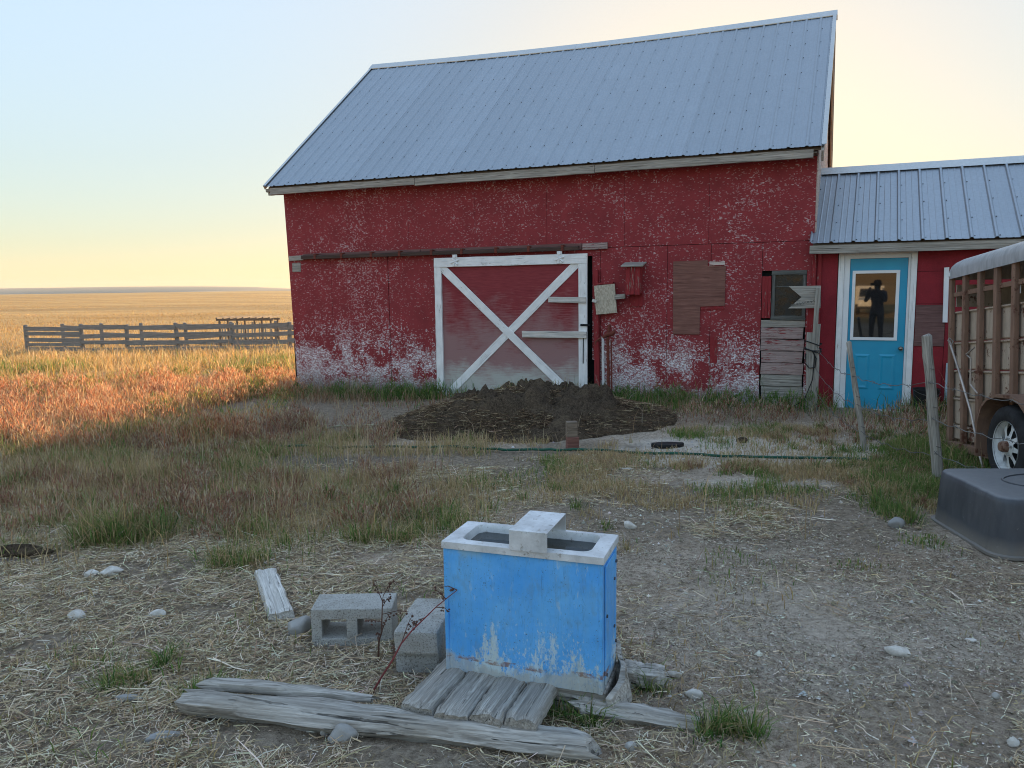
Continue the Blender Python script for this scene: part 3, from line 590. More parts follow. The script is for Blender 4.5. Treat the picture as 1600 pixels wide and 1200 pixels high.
# plywood patches
MB().prism([(-1.893, 2.005), (-1.405, 2.01), (-1.405, 1.93), (-1.155, 1.925), (-1.16, 1.365), (-1.50, 1.355), (-1.505, .955), (-1.885, .955)], -.030, -.013).build('plywood_patch', 'ply_brown', barn, bevel=.002)
board('patch_strip', barn, (-1.38, -.013, 1.965), (-1.17, -.013, 1.965), .055, .012, (0, -1, 0), 'peeled_wood')
board('patch_strip', barn, (-1.49, -.013, 1.335), (-1.17, -.013, 1.335), .05, .012, (0, -1, 0), 'red_wood')
board('patch_strip', barn, (-1.30, -.013, .92), (-1.30, -.013, .55), .10, .01, (0, -1, 0), 'red_wood')
board('patch_strip', barn, (-8.68, -.013, 2.07), (-8.50, -.013, 2.07), .16, .008, (0, -1, 0), 'grey_wood')
# things hung on the wall
bh = thing('birdhouse', 'small red wooden nest box hung on the barn wall', 'birdhouse', (BX, BY, 0), (0, 0, R(-23)))
board('back_board', bh, (-2.435, -.014, 1.36), (-2.45, -.014, 2.0), .20, .016, (0, -1, 0), 'red_wood')
MB().prism([(-2.555, 1.545), (-2.335, 1.55), (-2.335, 1.94), (-2.555, 1.94)], -.19, -.032).build('box', 'red_wood', bh, bevel=.004)
for i in range(3): board('front_slat', bh, (-2.518 + i * .072, -.1905, 1.535), (-2.518 + i * .072, -.1905, 1.935), .066, .012, (0, -1, 0), 'red_wood', segs=3)
board('roof_board', bh, (-2.61, -.125, 1.965), (-2.285, -.125, 1.965), .26, .02, (0, -.22, 1), 'grey_wood')
pb_ = thing('plywood_board', 'pale plywood square hung beside the sliding door', 'board', (BX, BY, 0), (0, 0, R(-23)))
o = MB().box((-.16, -.012, -.215), (.16, .006, .215)).build('sheet', 'osb', pb_, (-2.88, -.105, 1.47), (0, R(-5), 0), bevel=.003)
board('latch_block', pb_, (-2.73, -.095, 1.50), (-2.575, -.095, 1.515), .07, .05, (0, -1, 0), 'grey_wood')
board('latch_block', pb_, (-3.075, -.12, 1.455), (-3.01, -.12, 1.435), .045, .03, (0, -1, 0), 'pale_wood')
board('hanging_strip', pb_, (-3.03, -.02, 1.70), (-2.77, -.02, 1.71), .03, .075, (0, -1, 0), 'red_wood')
hy = thing('water_hydrant', 'rusty red standpipe hydrant beside the barn door', 'hydrant', (BX, BY, 0), (0, 0, R(-23)))
b = MB().tube([(-2.805, -.16, -.2), (-2.83, -.16, .93)], .022, 10); b.build('standpipe', 'rusty_red', hy, smooth=40)
MB().tube([(-2.76, -.16, -.2), (-2.775, -.16, .86)], .012, 8).build('lift_rod', 'rusty_red', hy, smooth=40)
MB().tube([(-2.90, -.19, .90), (-2.83, -.17, .95), (-2.77, -.16, .96), (-2.72, -.15, 1.0)], [.02, .036, .04, .022], 10).tube([(-2.82, -.16, .98), (-2.80, -.16, 1.09)], .025, 8).build('head', 'rusty_red', hy, smooth=50)
MB().tube([(-2.92, -.2, .905), (-3.0, -.22, .84), (-3.0, -.22, .80)], .014, 8).build('spout', 'rusty_red', hy, smooth=50)

# ------------------------------------------------------------------ the lean-to shed
shed = thing('shed', 'low red lean-to shed joined to the barn', 'shed', (BX, BY, 0), (0, 0, R(-25)))
SL = 6.2
swall = MB().box((.02, .004, -.4), (.38, .1, 2.14)).box((1.18, .004, -.4), (SL, .1, 2.14)).box((.38, .004, 2.02), (1.18, .1, 2.14)).box((.38, .5, -.4), (1.18, .52, 2.1)).build('front_wall', 'dark_inside', shed)
def spanel(x0, x1, z0, z1, mat='red_shed', d=.014): return MB().box((x0, -d, z0), (x1, .003, z1)).build('wall_panel', mat, swall)
spanel(.03, .30, -.4, 2.15); spanel(1.245, 2.4, 1.80, 2.15); spanel(1.245, 1.585, 1.385, 1.795, d=.012); spanel(1.245, 1.585, -.4, 1.38); spanel(1.59, 2.4, -.4, 1.795); spanel(2.405, 3.62, -.4, 2.15); spanel(3.625, 4.84, -.4, 2.15); spanel(4.845, SL, -.4, 2.15); spanel(.31, 1.24, 2.075, 2.15)
board('corner_strip', shed, (.075, -.0145, -.4), (.075, -.0145, 2.08), .05, .02, (0, -1, 0), 'red_wood')
MB().box((1.25, -.026, .84), (1.585, -.0145, 1.37)).build('plywood_patch', 'ply_dark', shed, bevel=.002)
MB().box((.02, 2.9, -.4), (SL, 3.0, 2.3)).build('rear_wall', 'red_shed', shed)
MB().prism([(.0, -.4), (3.2, -.4), (3.2, 2.1), (1.6, 3.2), (.0, 2.1)], SL - .1, SL).build('gable_wall', 'red_shed', shed).data.transform(Matrix(((0, 1, 0, 0), (1, 0, 0, 0), (0, 0, 1, 0), (0, 0, 0, 1))))
sE0 = Vector((-.047, -.25, 2.185)); sE1 = Vector((SL + .1, -.25, 2.165)); sT0 = Vector((-.05, 1.6, 3.35)); sT1 = Vector((SL + .1, 1.6, 3.29)); sB0 = Vector((.03, 3.4, 2.2)); sB1 = Vector((SL + .1, 3.4, 2.17))
sroof = MB()
for c in ([sE0, sE1, sT1, sT0], [sB1, sB0, sT0, sT1]):
    ins = [p + (sum((q for q in c), Vector()) / 4 - p) * .012 for p in c]
    sroof.add(deck(ins), [(0, 1, 2, 3), (7, 6, 5, 4), (0, 4, 5, 1), (1, 5, 6, 2), (2, 6, 7, 3), (3, 7, 4, 0)])
sroof = sroof.build('roof', 'brown_grey_wood', shed)
sp, sn = sheets([sE0, sE1, sT1, sT0], 6, 4, sroof, 'shed_metal', .022, 4)
sheets([sB1, sB0, sT0, sT1], 6, 4, sroof, 'shed_metal', .022, 2)
sw = MB()
for tt in (.03, .25, .48, .72, .96):
    for k in range(24):
        s = (k * sp + .036) / (sE1 - sE0).length; screw(lerp(lerp(sE0, sE1, s), lerp(sT0, sT1, s), tt), sn, .009)
tag(sw.build('screw_rows', 'screw_metal', sroof, fix=False), kind='stuff')
df = (sE0 - sT0).normalized(); db = (sB0 - Vector((.03, 1.6, 3.35))).normalized(); ex = Vector((1, 0, 0))
vv = []
for p in (sT0, sT1): vv += [p + df * .16 + sn * .024, p + Vector((0, 0, .05)), p + Vector((0, .16, -.09 + .03))]
MB().add(vv, [(0, 1, 4, 3), (1, 2, 5, 4)]).build('ridge_cap', 'galvanised', sroof)
board('fascia', shed, (-.045, -.195, 2.105), (3.0, -.195, 2.103), .11, .03, (0, -1, 0), 'grey_wood', segs=12)
board('fascia', shed, (3.003, -.195, 2.103), (SL + .05, -.195, 2.09), .11, .03, (0, -1, 0), 'grey_wood', segs=8)
board('soffit', shed, (0.02, -.10, 2.12), (SL, -.10, 2.11), .17, .015, (0, 0, 1), 'brown_grey_wood', segs=3)
# the teal door
dr = part('door', shed)
for a, b, w_ in (((.345, -.4), (.345, 2.03), .07), ((1.205, -.4), (1.205, 2.03), .07)):
    board('door_casing', dr, (a[0], -.0145, a[1]), (b[0], -.0145, b[1]), w_, .022, (0, -1, 0), 'white_wood', jit=.001)
board('door_casing', dr, (.31, -.0145, 2.05), (1.24, -.0145, 2.05), .05, .023, (0, -1, 0), 'white_wood', jit=.001)
for x0, x1, z0, z1 in ((.381, .45, -.1, 2.025), (1.14, 1.169, -.1, 2.025), (.45, 1.14, 1.98, 2.025)): MB().box((x0, -.008, z0), (x1, .06, z1)).build('door_jamb', 'white_plastic', dr)
slab = MB(); X0, X1, Z0, Z1 = .453, 1.137, -.015, 1.976; GX0, GX1, GZ0, GZ1 = .50, 1.035, .925, 1.80
for bx in (((X0, .012, Z0), (GX0, .05, Z1)), ((GX1, .012, Z0), (X1, .05, Z1)), ((GX0, .012, GZ1), (GX1, .05, Z1)), ((GX0, .012, Z0), (GX1, .05, GZ0))): slab.box(*bx)
slab = slab.build('door_slab', 'teal_paint', dr)
for x0, x1 in ((.545, .735), (.845, 1.045)):
    z0, z1 = .245, .72; i = .025
    b = MB(); o4 = [(x0, z0), (x1, z0), (x1, z1), (x0, z1)]; i4 = [(x0 + i, z0 + i), (x1 - i, z0 + i), (x1 - i, z1 - i), (x0 + i, z1 - i)]; j4 = [(x0 + 2 * i, z0 + 2 * i), (x1 - 2 * i, z0 + 2 * i), (x1 - 2 * i, z1 - 2 * i), (x0 + 2 * i, z1 - 2 * i)]
    b.add([(x, .0115, z) for x, z in o4] + [(x, .001, z) for x, z in i4] + [(x, .008, z) for x, z in j4], [(k, (k + 1) % 4, (k + 1) % 4 + 4, k + 4) for k in range(4)] + [(k + 4, (k + 1) % 4 + 4, (k + 1) % 4 + 8, k + 8) for k in range(4)] + [(8, 9, 10, 11)])
    b.build('raised_panel', 'teal_paint', dr)
fr = MB()
for bx in (((.485, -.004, .905), (.522, .02, 1.822)), ((1.008, -.004, .905), (1.048, .02, 1.822)), ((.522, -.004, .905), (1.008, .02, .943)), ((.522, -.004, 1.784), (1.008, .02, 1.822))): fr.box(*bx)
fr.build('glass_frame', 'white_plastic', dr)
MB().box((.521, .008, .942), (1.009, .012, 1.785)).build('pane', 'door_glass', dr)
kb = MB().lathe([(0, -.06), (.018, -.058), (.027, -.045), (.024, -.03), (.010, -.022), (.010, -.004), (.028, -.003), (.028, .012), (0, .012)], 16, 'y', (1.097, 0, .80)); kb.build('door_knob', 'brass', dr, smooth=60)
MB().box((.40, -.13, -.075), (1.19, .05, -.02)).build('door_sill', 'white_plastic', dr, bevel=.004)
tag(board('white_trim', shed, (1.585, -.03, 1.15), (1.57, -.03, 1.84), .055, .03, (0, -1, 0), 'white_plastic', jit=.001), 'white trim strip beside the trailer')
MB().tube([(1.65, -.06, -.3), (1.65, -.06, .63)], .028, 10).build('downpipe', plain('pale_blue', (.42, .55, .62), .5, var=.1) or 'pale_blue', shed, smooth=40)
# ------------------------------------------------------------------ manure pile in front of the door
def pile(name, cx, cy, rx, ry, h, label, seed, mat='dung'):
    n, m_ = 110, 44; v = []; f = []
    for j in range(m_ + 1):
        r_ = j / m_
        for i in range(n):
            a = 2 * math.pi * i / n; wob = 1 + .22 * (float(NZ[seed](np.array([math.cos(a) * 1.3 + 3]), np.array([math.sin(a) * 1.3 + 3]), 1.2, 3)[0]) - .5) * 2
            x = cx + rx * wob * r_ * math.cos(a); y = cy + ry * wob * r_ * math.sin(a)
            k = (1 - r_ ** 1.55); e = float(NZ[1](np.array([x]), np.array([y]), 3.2, 4)[0]) - .5; e2 = float(NZ[2](np.array([x]), np.array([y]), 16, 3)[0]) - .5
            v.append((x - cx, y - cy, g1(x, y) + h * k + (e * .5 + e2 * .16) * min(1, 2.2 * (1 - r_)) * h / .35 - .03 * (r_ > .97) ))
    for j in range(m_):
        for i in range(n): f.append((j * n + i, j * n + (i + 1) % n, (j + 1) * n + (i + 1) % n, (j + 1) * n + i))
    return tag(MB().add(v, f).build(name, mat, loc=(cx, cy, 0), smooth=70), label, 'manure')
pile('manure_pile', .20, 9.75, 2.0, 1.35, .43, 'broad mound of brown manure and old straw before the sliding door', 6)
def pile_z(x, y):
    x = np.asarray(x); y = np.asarray(y)
    return gz(x, y) + .43 * (1 - np.minimum(1, np.hypot((x - .20) / 2.0, (y - 9.75) / 1.35)) ** 1.55)
o = MB().add([(x * (1 + .3 * math.sin(5 * a)), y, z) for z in (0, .045) for a, (x, y) in [(k * .52, (.17 * math.cos(k * .52), .09 * math.sin(k * .52))) for k in range(12)]], [tuple(range(12))[::-1], tuple(range(12, 24))] + [(k, (k + 1) % 12, (k + 1) % 12 + 12, k + 12) for k in range(12)]).build('rubber_scrap', 'cable_black', loc=(1.62, 7.88, g1(1.62, 7.88)), bevel=.012); tag(o, 'flat dark scrap of rubber lying beside the manure pile', 'rubber scrap')

# wooden stub in the pile
st = thing('wood_stub', 'short brown timber stub standing before the manure pile', 'timber', (.62, 7.87, g1(.62, 7.87) - .05), (R(3), 0, R(8)))
MB().box((-.062, -.05, 0), (.062, .05, .20)).build('block', 'ply_brown', st, bevel=.008)
MB().box((-.066, -.03, .20), (.05, .045, .36)).build('upper_block', 'brown_grey_wood', st, bevel=.01)

# ------------------------------------------------------------------ livestock waterer
WX, WY, WA = (-.289 + .336) / 2, (3.014 + 2.797) / 2, R(-19.15)
WW, WD, WZ0, WZ1 = .655, .27, .085, .622
wq = thing('waterer', 'blue metal livestock waterer with galvanised rim standing on planks', 'waterer', (WX, WY, WZ0), (0, 0, WA))
hh = WZ1 - WZ0; w2 = WW / 2
# each wall of the tank is folded sheet, the front slightly bellied
v = []; f = []; nx_, nz_ = 12, 8
for j in range(nz_ + 1):
    for i in range(nx_ + 1):
        s, u = i / nx_, j / nz_; v.append((-w2 + WW * s, -.007 * math.sin(math.pi * s) * math.sin(math.pi * u) + .0035 * math.sin(9 * s + 5 * u) + .003 * math.sin(21 * s - 11 * u), hh * u))
for j in range(nz_):
    for i in range(nx_): a = j * (nx_ + 1) + i; f.append((a, a + 1, a + nx_ + 2, a + nx_ + 1))
MB().add(v, f).build('front_sheet', 'blue_sheet', wq, smooth=40)
MB().box((-w2, WD - .006, 0), (w2, WD, hh)).build('rear_sheet', 'blue_sheet', wq)
MB().box((-w2, .001, 0), (-w2 + .004, WD - .006, hh)).build('side_sheet', 'blue_sheet', wq)
MB().box((w2 - .004, .001, 0.0), (w2, WD - .006, hh)).build('side_sheet', 'blue_sheet', wq)
for x in (-w2 - .0015, w2 - .0145): MB().box((x, -.0025, 0), (x + .016, .012, hh)).build('corner_strip', 'blue_sheet', wq, bevel=.002)
MB().box((w2 + .0005, .035, .02), (w2 + .007, .20, hh - .035)).build('access_panel', 'blue_sheet', wq, bevel=.003)
MB().box((w2 + .0005, .21, .02), (w2 + .005, .245, hh - .03)).build('side_strip', 'blue_sheet', wq, bevel=.002)
sw = MB()
for y, z in ((.045, .05), (.045, .3), (.19, .18), (.19, .42), (.225, .1), (.225, .47), (.12, .50)): sw.lathe([(.007, 0), (.006, .005), (0, .006)], 8, 'z', (0, 0, 0))
sw = MB()
for y, z in ((.048, .06), (.048, .30), (.188, .20), (.188, .40), (.226, .12), (.226, .46)):
    sw.tube([(w2 + .004, y, z), (w2 + .012, y, z)], .007, 8)
sw.build('bolts', 'screw_metal', wq)
# galvanised rim with a rounded opening
def rrect(x0, x1, y0, y1, r_, n=5):
    out = []
    for cx, cy, a0 in ((x1 - r_, y1 - r_, 0), (x0 + r_, y1 - r_, 90), (x0 + r_, y0 + r_, 180), (x1 - r_, y0 + r_, 270)):
        for k in range(n + 1): a = R(a0 + 90 * k / n); out.append((cx + r_ * math.cos(a), cy + r_ * math.sin(a)))
    return out
O = rrect(-w2 - .008, w2 + .008, -.010, WD + .008, .006); I = rrect(-w2 + .06, w2 - .055, .030, WD - .022, .04); n = len(O); zt = hh + .016
rv = [(x, y, hh - .012) for x, y in O] + [(x, y, zt - .003) for x, y in O] + [(x * .996, y, zt) for x, y in O] + [(x, y, zt + .003) for x, y in I] + [(x, y, zt - .012) for x, y in rrect(-w2 + .066, w2 - .061, .036, WD - .028, .038)] + [(x, y, zt - .25) for x, y in rrect(-w2 + .08, w2 - .075, .048, WD - .04, .036)]
rf = [(l * n + k, l * n + (k + 1) % n, (l + 1) * n + (k + 1) % n, (l + 1) * n + k) for l in range(5) for k in range(n)]
MB().add(rv, rf).build('rim', 'rim_metal', wq, smooth=40)
wtr = rrect(-w2 + .064, w2 - .059, .034, WD - .026, .038); MB().add([(x, y, zt - .03) for x, y in wtr], [tuple(range(len(wtr)))]).build('water', 'water', wq)
cv = MB(); x0, x1 = -.04, .115   # bent steel float cover straddling the bowl
for a, b in (((x0, -.016, zt + .001), (x1, -.013, zt + .098)), ((x0, -.013, zt + .095), (x1, WD * .94, zt + .1)), ((x0, WD * .94 - .004, zt - .02), (x1, WD * .94, zt + .095))): cv.box(a, b)
MB().box((x0, -.017, zt - .004), (x1, -.013, zt + .074)).build('cover_front', 'rim_metal', wq, bevel=.0015)
MB().box((x0 - .001, -.018, zt + .074), (x1 + .001, WD * .96, zt + .078)).build('cover_top', 'rim_metal', wq, bevel=.002)
MB().box((x0, WD * .95, zt - .02), (x1, WD * .96, zt + .074)).build('cover_back', 'rim_metal', wq)
MB().tube([(w2 - .07, .1, zt - .05), (.14, .12, zt - .07)], .012, 8).build('supply_pipe', 'galvanised', wq, smooth=40)
# rotted skirt at the right foot and the concrete pad below
rr = random.Random(4); v = []
for i in range(9):
    y = -.01 + .3 * i / 8; zb = -.085 + rr.uniform(-.0, .02); zt_ = .008 + .07 * (i / 8) + rr.uniform(-.018, .02); xo = w2 + .016 + .03 * math.sin(i * .5)
    v += [(xo + .02, y, zb), (xo + rr.uniform(-.004, .004), y, zt_), (xo + .018 + rr.uniform(0, .006), y, zt_ - .004), (xo + .05, y, zb)]
MB().add(v, [(i * 4 + k, i * 4 + (k + 1) % 4, i * 4 + 4 + (k + 1) % 4, i * 4 + 4 + k) for i in range(8) for k in range(4)] + [(0, 1, 2, 3), (35, 34, 33, 32)]).build('broken_skirt', 'log_wood', wq)
pd = MB().box((-w2 + .03, .02, -.12), (w2 + .01, WD + .03, -.003)).build('base', 'log_wood', wq, bevel=.01)

# plank step: four weathered boards
ps = thing('plank_step', 'step of four weathered grey planks in front of the blue waterer', 'planks', (0, 0, 0))
A0, A1, B0, B1 = Vector((-.318, 3.10, .048)), Vector((-.452, 2.735, .056)), Vector((.150, 2.83, .046)), Vector((.072, 2.58, .052))
def rough_plank(name, parent, p0, p1, w, th, seed, mat, sg=14, rough=.006):
    rr = random.Random(seed); X = (p1 - p0); L = X.length; X.normalize(); Z = (Vector((0, 0, 1)) - X * X.z).normalized(); Y = Z.cross(X); v = []; f = []; cr = [(-.5, 0), (-.5, .55), (-.44, .92), (-.25, 1.), (-.09, .97), (.1, 1.02), (.28, .98), (.44, .92), (.5, .55), (.5, 0)]; m_ = len(cr)
    wa = [rr.uniform(-1, 1) for _ in range(sg + 1)]; wb = [rr.uniform(-1, 1) for _ in range(sg + 1)]
    dz_ = [rr.uniform(-.09, .09) for _ in cr]
    for i in range(sg + 1):
        for q, (a, b) in enumerate(cr):
            end = rr.uniform(-.014, .014) if i in (0, sg) else 0; rd = 1.0 if 0 < i < sg else .86
            v.append((L * i / sg + end, a * w + (wa[i] if a < 0 else wb[i]) * rough * .8, max(0, b * th * rd * (1 + dz_[q]) + (rr.uniform(-1, 1) * rough * .35 if b > .3 else 0))))
    for i in range(sg):
        for k in range(m_): f.append((i * m_ + k, i * m_ + (k + 1) % m_, (i + 1) * m_ + (k + 1) % m_, (i + 1) * m_ + k))
    f += [tuple(range(m_))[::-1], tuple(sg * m_ + k for k in range(m_))]
    o = MB().add(v, f).build(name, mat, parent, smooth=55); o.matrix_local = Matrix(((X.x, Y.x, Z.x, p0.x), (X.y, Y.y, Z.y, p0.y), (X.z, Y.z, Z.z, p0.z), (0, 0, 0, 1))); return o
edges = [0, .27, .52, .765, 1.0]
for i in range(4):
    s = (edges[i] + edges[i + 1]) / 2; wd = (edges[i + 1] - edges[i]) * (B1 - A1).length * .955
    a = lerp(A0, B0, s) + Vector((.06, .16, 0)) * .5; b = lerp(A1, B1, s) + Vector((0, (-.0, -.012, .006, .012)[i], .002 * i))
    rough_plank('plank', ps, a, b, wd * .985, .046, 20 + i, 'grey_wood')
# logs
def log(name, label, pts, rad, seed, flat=.75, n=14):
    rr = random.Random(seed); pts = [Vector(p) for p in pts]; sg = 44; L = [(pts[i + 1] - pts[i]).length for i in range(len(pts) - 1)]; T = sum(L)
    def at(s):
        d = s * T
        for i, l in enumerate(L):
            if d <= l or i == len(L) - 1: return lerp(pts[i], pts[i + 1], min(1, d / l)), lerp(rad[i], rad[i + 1], min(1, d / l))
            d -= l
    X = (pts[-1] - pts[0]).normalized(); Y = Vector((-X.y, X.x, 0)).normalized(); v = []; f = []; ph = [rr.uniform(-1, 1) for _ in range(n)]
    for i in range(sg + 1):
        c, r_ = at(i / sg)
        for k in range(n):
            a = 2 * math.pi * k / n; q = r_ * (1 + .16 * ph[k] + .10 * math.sin(i * .31 + ph[k] * 5) + .42 * (float(NZ[4](np.array([i * .22 + seed]), np.array([k * .9 + seed * 3.]), 1, 3)[0]) - .5) + rr.uniform(-.03, .03)) * (1 if 1 < i < sg - 1 else (.97 if i in (1, sg - 1) else .84)); e = X * (rr.uniform(-.05, .03) if i in (0, sg) else 0)
            v.append(c + Y * (q * math.cos(a)) + Vector((0, 0, max(-.9, min(flat, math.sin(a))) * q)) + e)
    for i in range(sg):
        for k in range(n): f.append((i * n + k, i * n + (k + 1) % n, (i + 1) * n + (k + 1) % n, (i + 1) * n + k))
    f += [tuple(range(n))[::-1], tuple(sg * n + k for k in range(n))]
    o0 = pts[0]; ang = math.atan2(X.y, X.x); rot = Matrix.Rotation(-ang, 3, 'Z'); v = [rot @ (p - o0) for p in v]
    o = MB().add(v, f).build(name, 'log_wood', loc=o0, rot=(0, 0, ang), smooth=50); return tag(o, label, 'log')
log('log', 'long weathered split log lying in front of the plank step', [(-1.30, 2.875, .035), (-.75, 2.76, .03), (-.2, 2.66, .02), (.285, 2.545, .015)], [.052, .060, .056, .052], 1, 1.0)
log('log', 'thin grey split rail resting along the back of the long log', [(-1.25, 2.955, .07), (-.95, 2.895, .075), (-.55, 2.84, .055)], [.026, .028, .014], 2, .9, 10)
log('log', 'short grey log beside a grass tuft right of the waterer', [(.25, 2.83, .02), (.46, 2.77, .022), (.70, 2.70, .012)], [.045, .042, .035], 3)
log('log', 'stubby round log end behind the right foot of the waterer', [(.42, 3.05, .045), (.62, 3.00, .04)], [.05, .046], 5, 1.0, 12)

# concrete blocks
def hollow_block(name, label, loc, rot, holes=2):
    b = MB(); L, D, H = .385, .19, .19; th = .032
    if holes:  # web walls around two cells; cells open along Y
        xs = [-L / 2, -L / 2 + .050, -.026, .026, L / 2 - .050, L / 2]; zs = [0, .045, H - .052, H]
        nv = {}; fs = []
        def id_(i, j, y):
            k = (i, j, y)
            if k not in nv: nv[k] = len(b.v); b.v.append((xs[i], y, zs[j]))
            return nv[k]
        for i in range(5):
            for j in range(3):
                if j == 1 and i in (1, 3): continue
                b.f.append((id_(i, j, 0.), id_(i + 1, j, 0.), id_(i + 1, j + 1, 0.), id_(i, j + 1, 0.))); b.f.append((id_(i, j, D), id_(i, j + 1, D), id_(i + 1, j + 1, D), id_(i + 1, j, D)))
        for i in (1, 3):
            for (a, c) in (((i, 1), (i + 1, 1)), ((i + 1, 1), (i + 1, 2)), ((i + 1, 2), (i, 2)), ((i, 2), (i, 1))): b.f.append((id_(*a, 0.), id_(*a, D), id_(*c, D), id_(*c, 0.)))
        for i in range(5):
            b.f.append((id_(i, 0, 0.), id_(i, 0, D), id_(i + 1, 0, D), id_(i + 1, 0, 0.))); b.f.append((id_(i, 3, 0.), id_(i + 1, 3, 0.), id_(i + 1, 3, D), id_(i, 3, D)))
        for j in range(3):
            b.f.append((id_(0, j, 0.), id_(0, j + 1, 0.), id_(0, j + 1, D), id_(0, j, D))); b.f.append((id_(5, j, 0.), id_(5, j, D), id_(5, j + 1, D), id_(5, j + 1, 0.)))
        o = b.build(name, 'block_concrete', loc=loc, rot=rot, bevel=.006)
    else:
        o = b.box((-.098, 0, 0), (.098, .36, .105)).build(name, 'block_concrete', loc=loc, rot=rot, bevel=.012)
    return tag(o, label, 'concrete block')
hollow_block('concrete_block', 'hollow grey concrete block on its side showing two holes', (-.775, 3.475, g1(-.775, 3.475) - .006), (0, R(0), R(1)))
b2 = hollow_block('concrete_block', 'solid grey concrete block tilted against the blue waterer, above another', (-.43, 3.16, g1(-.43, 3.2) + .095), (R(1), R(-2), R(-9)), 0)
b3 = hollow_block('concrete_block', 'mossy lower concrete block half hidden under the tilted one', (-.43, 3.19, g1(-.43, 3.2) - .012), (0, 0, R(-5)), 0)
wpl = rough_plank('weathered_plank', None, Vector((-1.49, 4.43, g1(-1.49, 4.43) + .0)), Vector((-1.20, 3.765, g1(-1.2, 3.76) + .005)), .125, .055, 31, 'pale_wood'); tag(wpl, 'short whitish weathered plank lying in the straw', 'plank')

# rocks, each its own lump
def rock(label, x, y, sx, sy, sz, rz=0, sink=.3, seed=0, mat='stone'):
    bm = bmesh.new(); bmesh.ops.create_icosphere(bm, subdivisions=3, radius=1); rr = random.Random(seed); off = [rr.uniform(0, 50) for _ in range(3)]
    cuts = [(Vector((rr.uniform(-1, 1), rr.uniform(-1, 1), rr.uniform(-.4, 1))).normalized(), rr.uniform(.55, .85)) for _ in range(9)]
    for v in bm.verts:
        p = v.co.copy()
        for n_, d in cuts:
            e = p.dot(n_) - d
            if e > 0: p -= n_ * e * .97
        k = 1 + .12 * (float(NZ[6](np.array([p.x * 1.5 + off[0] + p.z]), np.array([p.y * 1.5 + off[1] - p.z]), 1, 3)[0]) - .5) * 2
        v.co = Vector((p.x * sx * k, p.y * sy * k, p.z * sz * k))
    me = bpy.data.meshes.new('rock'); bm.to_mesh(me); bm.free(); me.polygons.foreach_set('use_smooth', [True] * len(me.polygons)); me.materials.append(M[mat]); o = bpy.data.objects.new('rock', me); COL.objects.link(o)
    o.location = (x, y, g1(x, y) + sz * (1 - sink) ); o.rotation_euler = (0, 0, rz); return tag(o, label, 'rock', 'loose stones in the yard')
rock('rounded grey fieldstone lying against the front of the long log', -.645, 2.665, .058, .042, .036, .2, .25, 1)
rock('pointed tan stone leaning on the rounded one at the log', -.715, 2.715, .028, .022, .042, .4, .3, 2)
rock('long smooth pale stone alone on the bare dirt right', 1.70, 3.235, .058, .028, .028, -.6, .3, 3, 'pale_stone')
rock('round tan stone on grass left of the black tub', 2.60, 5.06, .055, .05, .042, 0, .2, 4)
rock('whitish flat stone just behind the waterer rim', .80, 5.12, .055, .03, .03, -.5, .3, 5, 'pale_stone')
rock('small white stone at the far left of the straw', -2.315, 3.885, .05, .035, .032, .1, .3, 6, 'pale_stone')
rock('flat white stone in the straw left of the plank', -1.89, 3.86, .055, .028, .024, .2, .3, 7, 'pale_stone')
rock('smaller white pebble of the pair below the tall green tuft', -2.575, 4.51, .05, .035, .03, 0, .3, 8, 'pale_stone')
rock('larger white stone of the pair below the tall green tuft', -2.47, 4.53, .095, .05, .034, .3, .35, 9, 'pale_stone')
rock('mottled grey rock touching the left end of the hollow block', -1.07, 3.62, .075, .06, .06, .5, .4, 10)
rock('pale pebble at the right edge of the bare dirt', 2.10, 3.37, .03, .02, .014, 0, .3, 11, 'pale_stone')
rock('white pebble near the lower right corner', 1.78, 2.575, .026, .02, .02, 0, .3, 12, 'pale_stone')
rock('tan pebble between the dirt and straw at lower right', 1.90, 2.86, .02, .016, .014, 0, .3, 13)
rock('pale stone in the grass right of the waterer foot', .715, 2.92, .04, .02, .022, -.5, .3, 14, 'pale_stone')
rock('small white stone behind the short log', .67, 3.07, .035, .022, .016, -.3, .3, 15, 'pale_stone')
rock('half buried grey slab left of the long log', -1.32, 2.70, .08, .035, .018, .4, .5, 16)
rock('half buried grey slab by the grass tuft at lower left', -1.62, 3.03, .07, .026, .018, .2, .4, 17)
rock('small brown stone below the short log', .41, 2.585, .024, .02, .02, 0, .3, 18)
rock('small pale stone in the mown grass before the gravel', 1.02, 6.75, .05, .03, .02, 0, .3, 19, 'pale_stone')
rock('black clump of dung at the left edge below the grass', -3.32, 5.0, .24, .07, .05, .1, .4, 21, 'dung')
rock('dark dung clod on the gravel strip', 2.45, 8.05, .07, .045, .035, 0, .3, 20, 'dung')

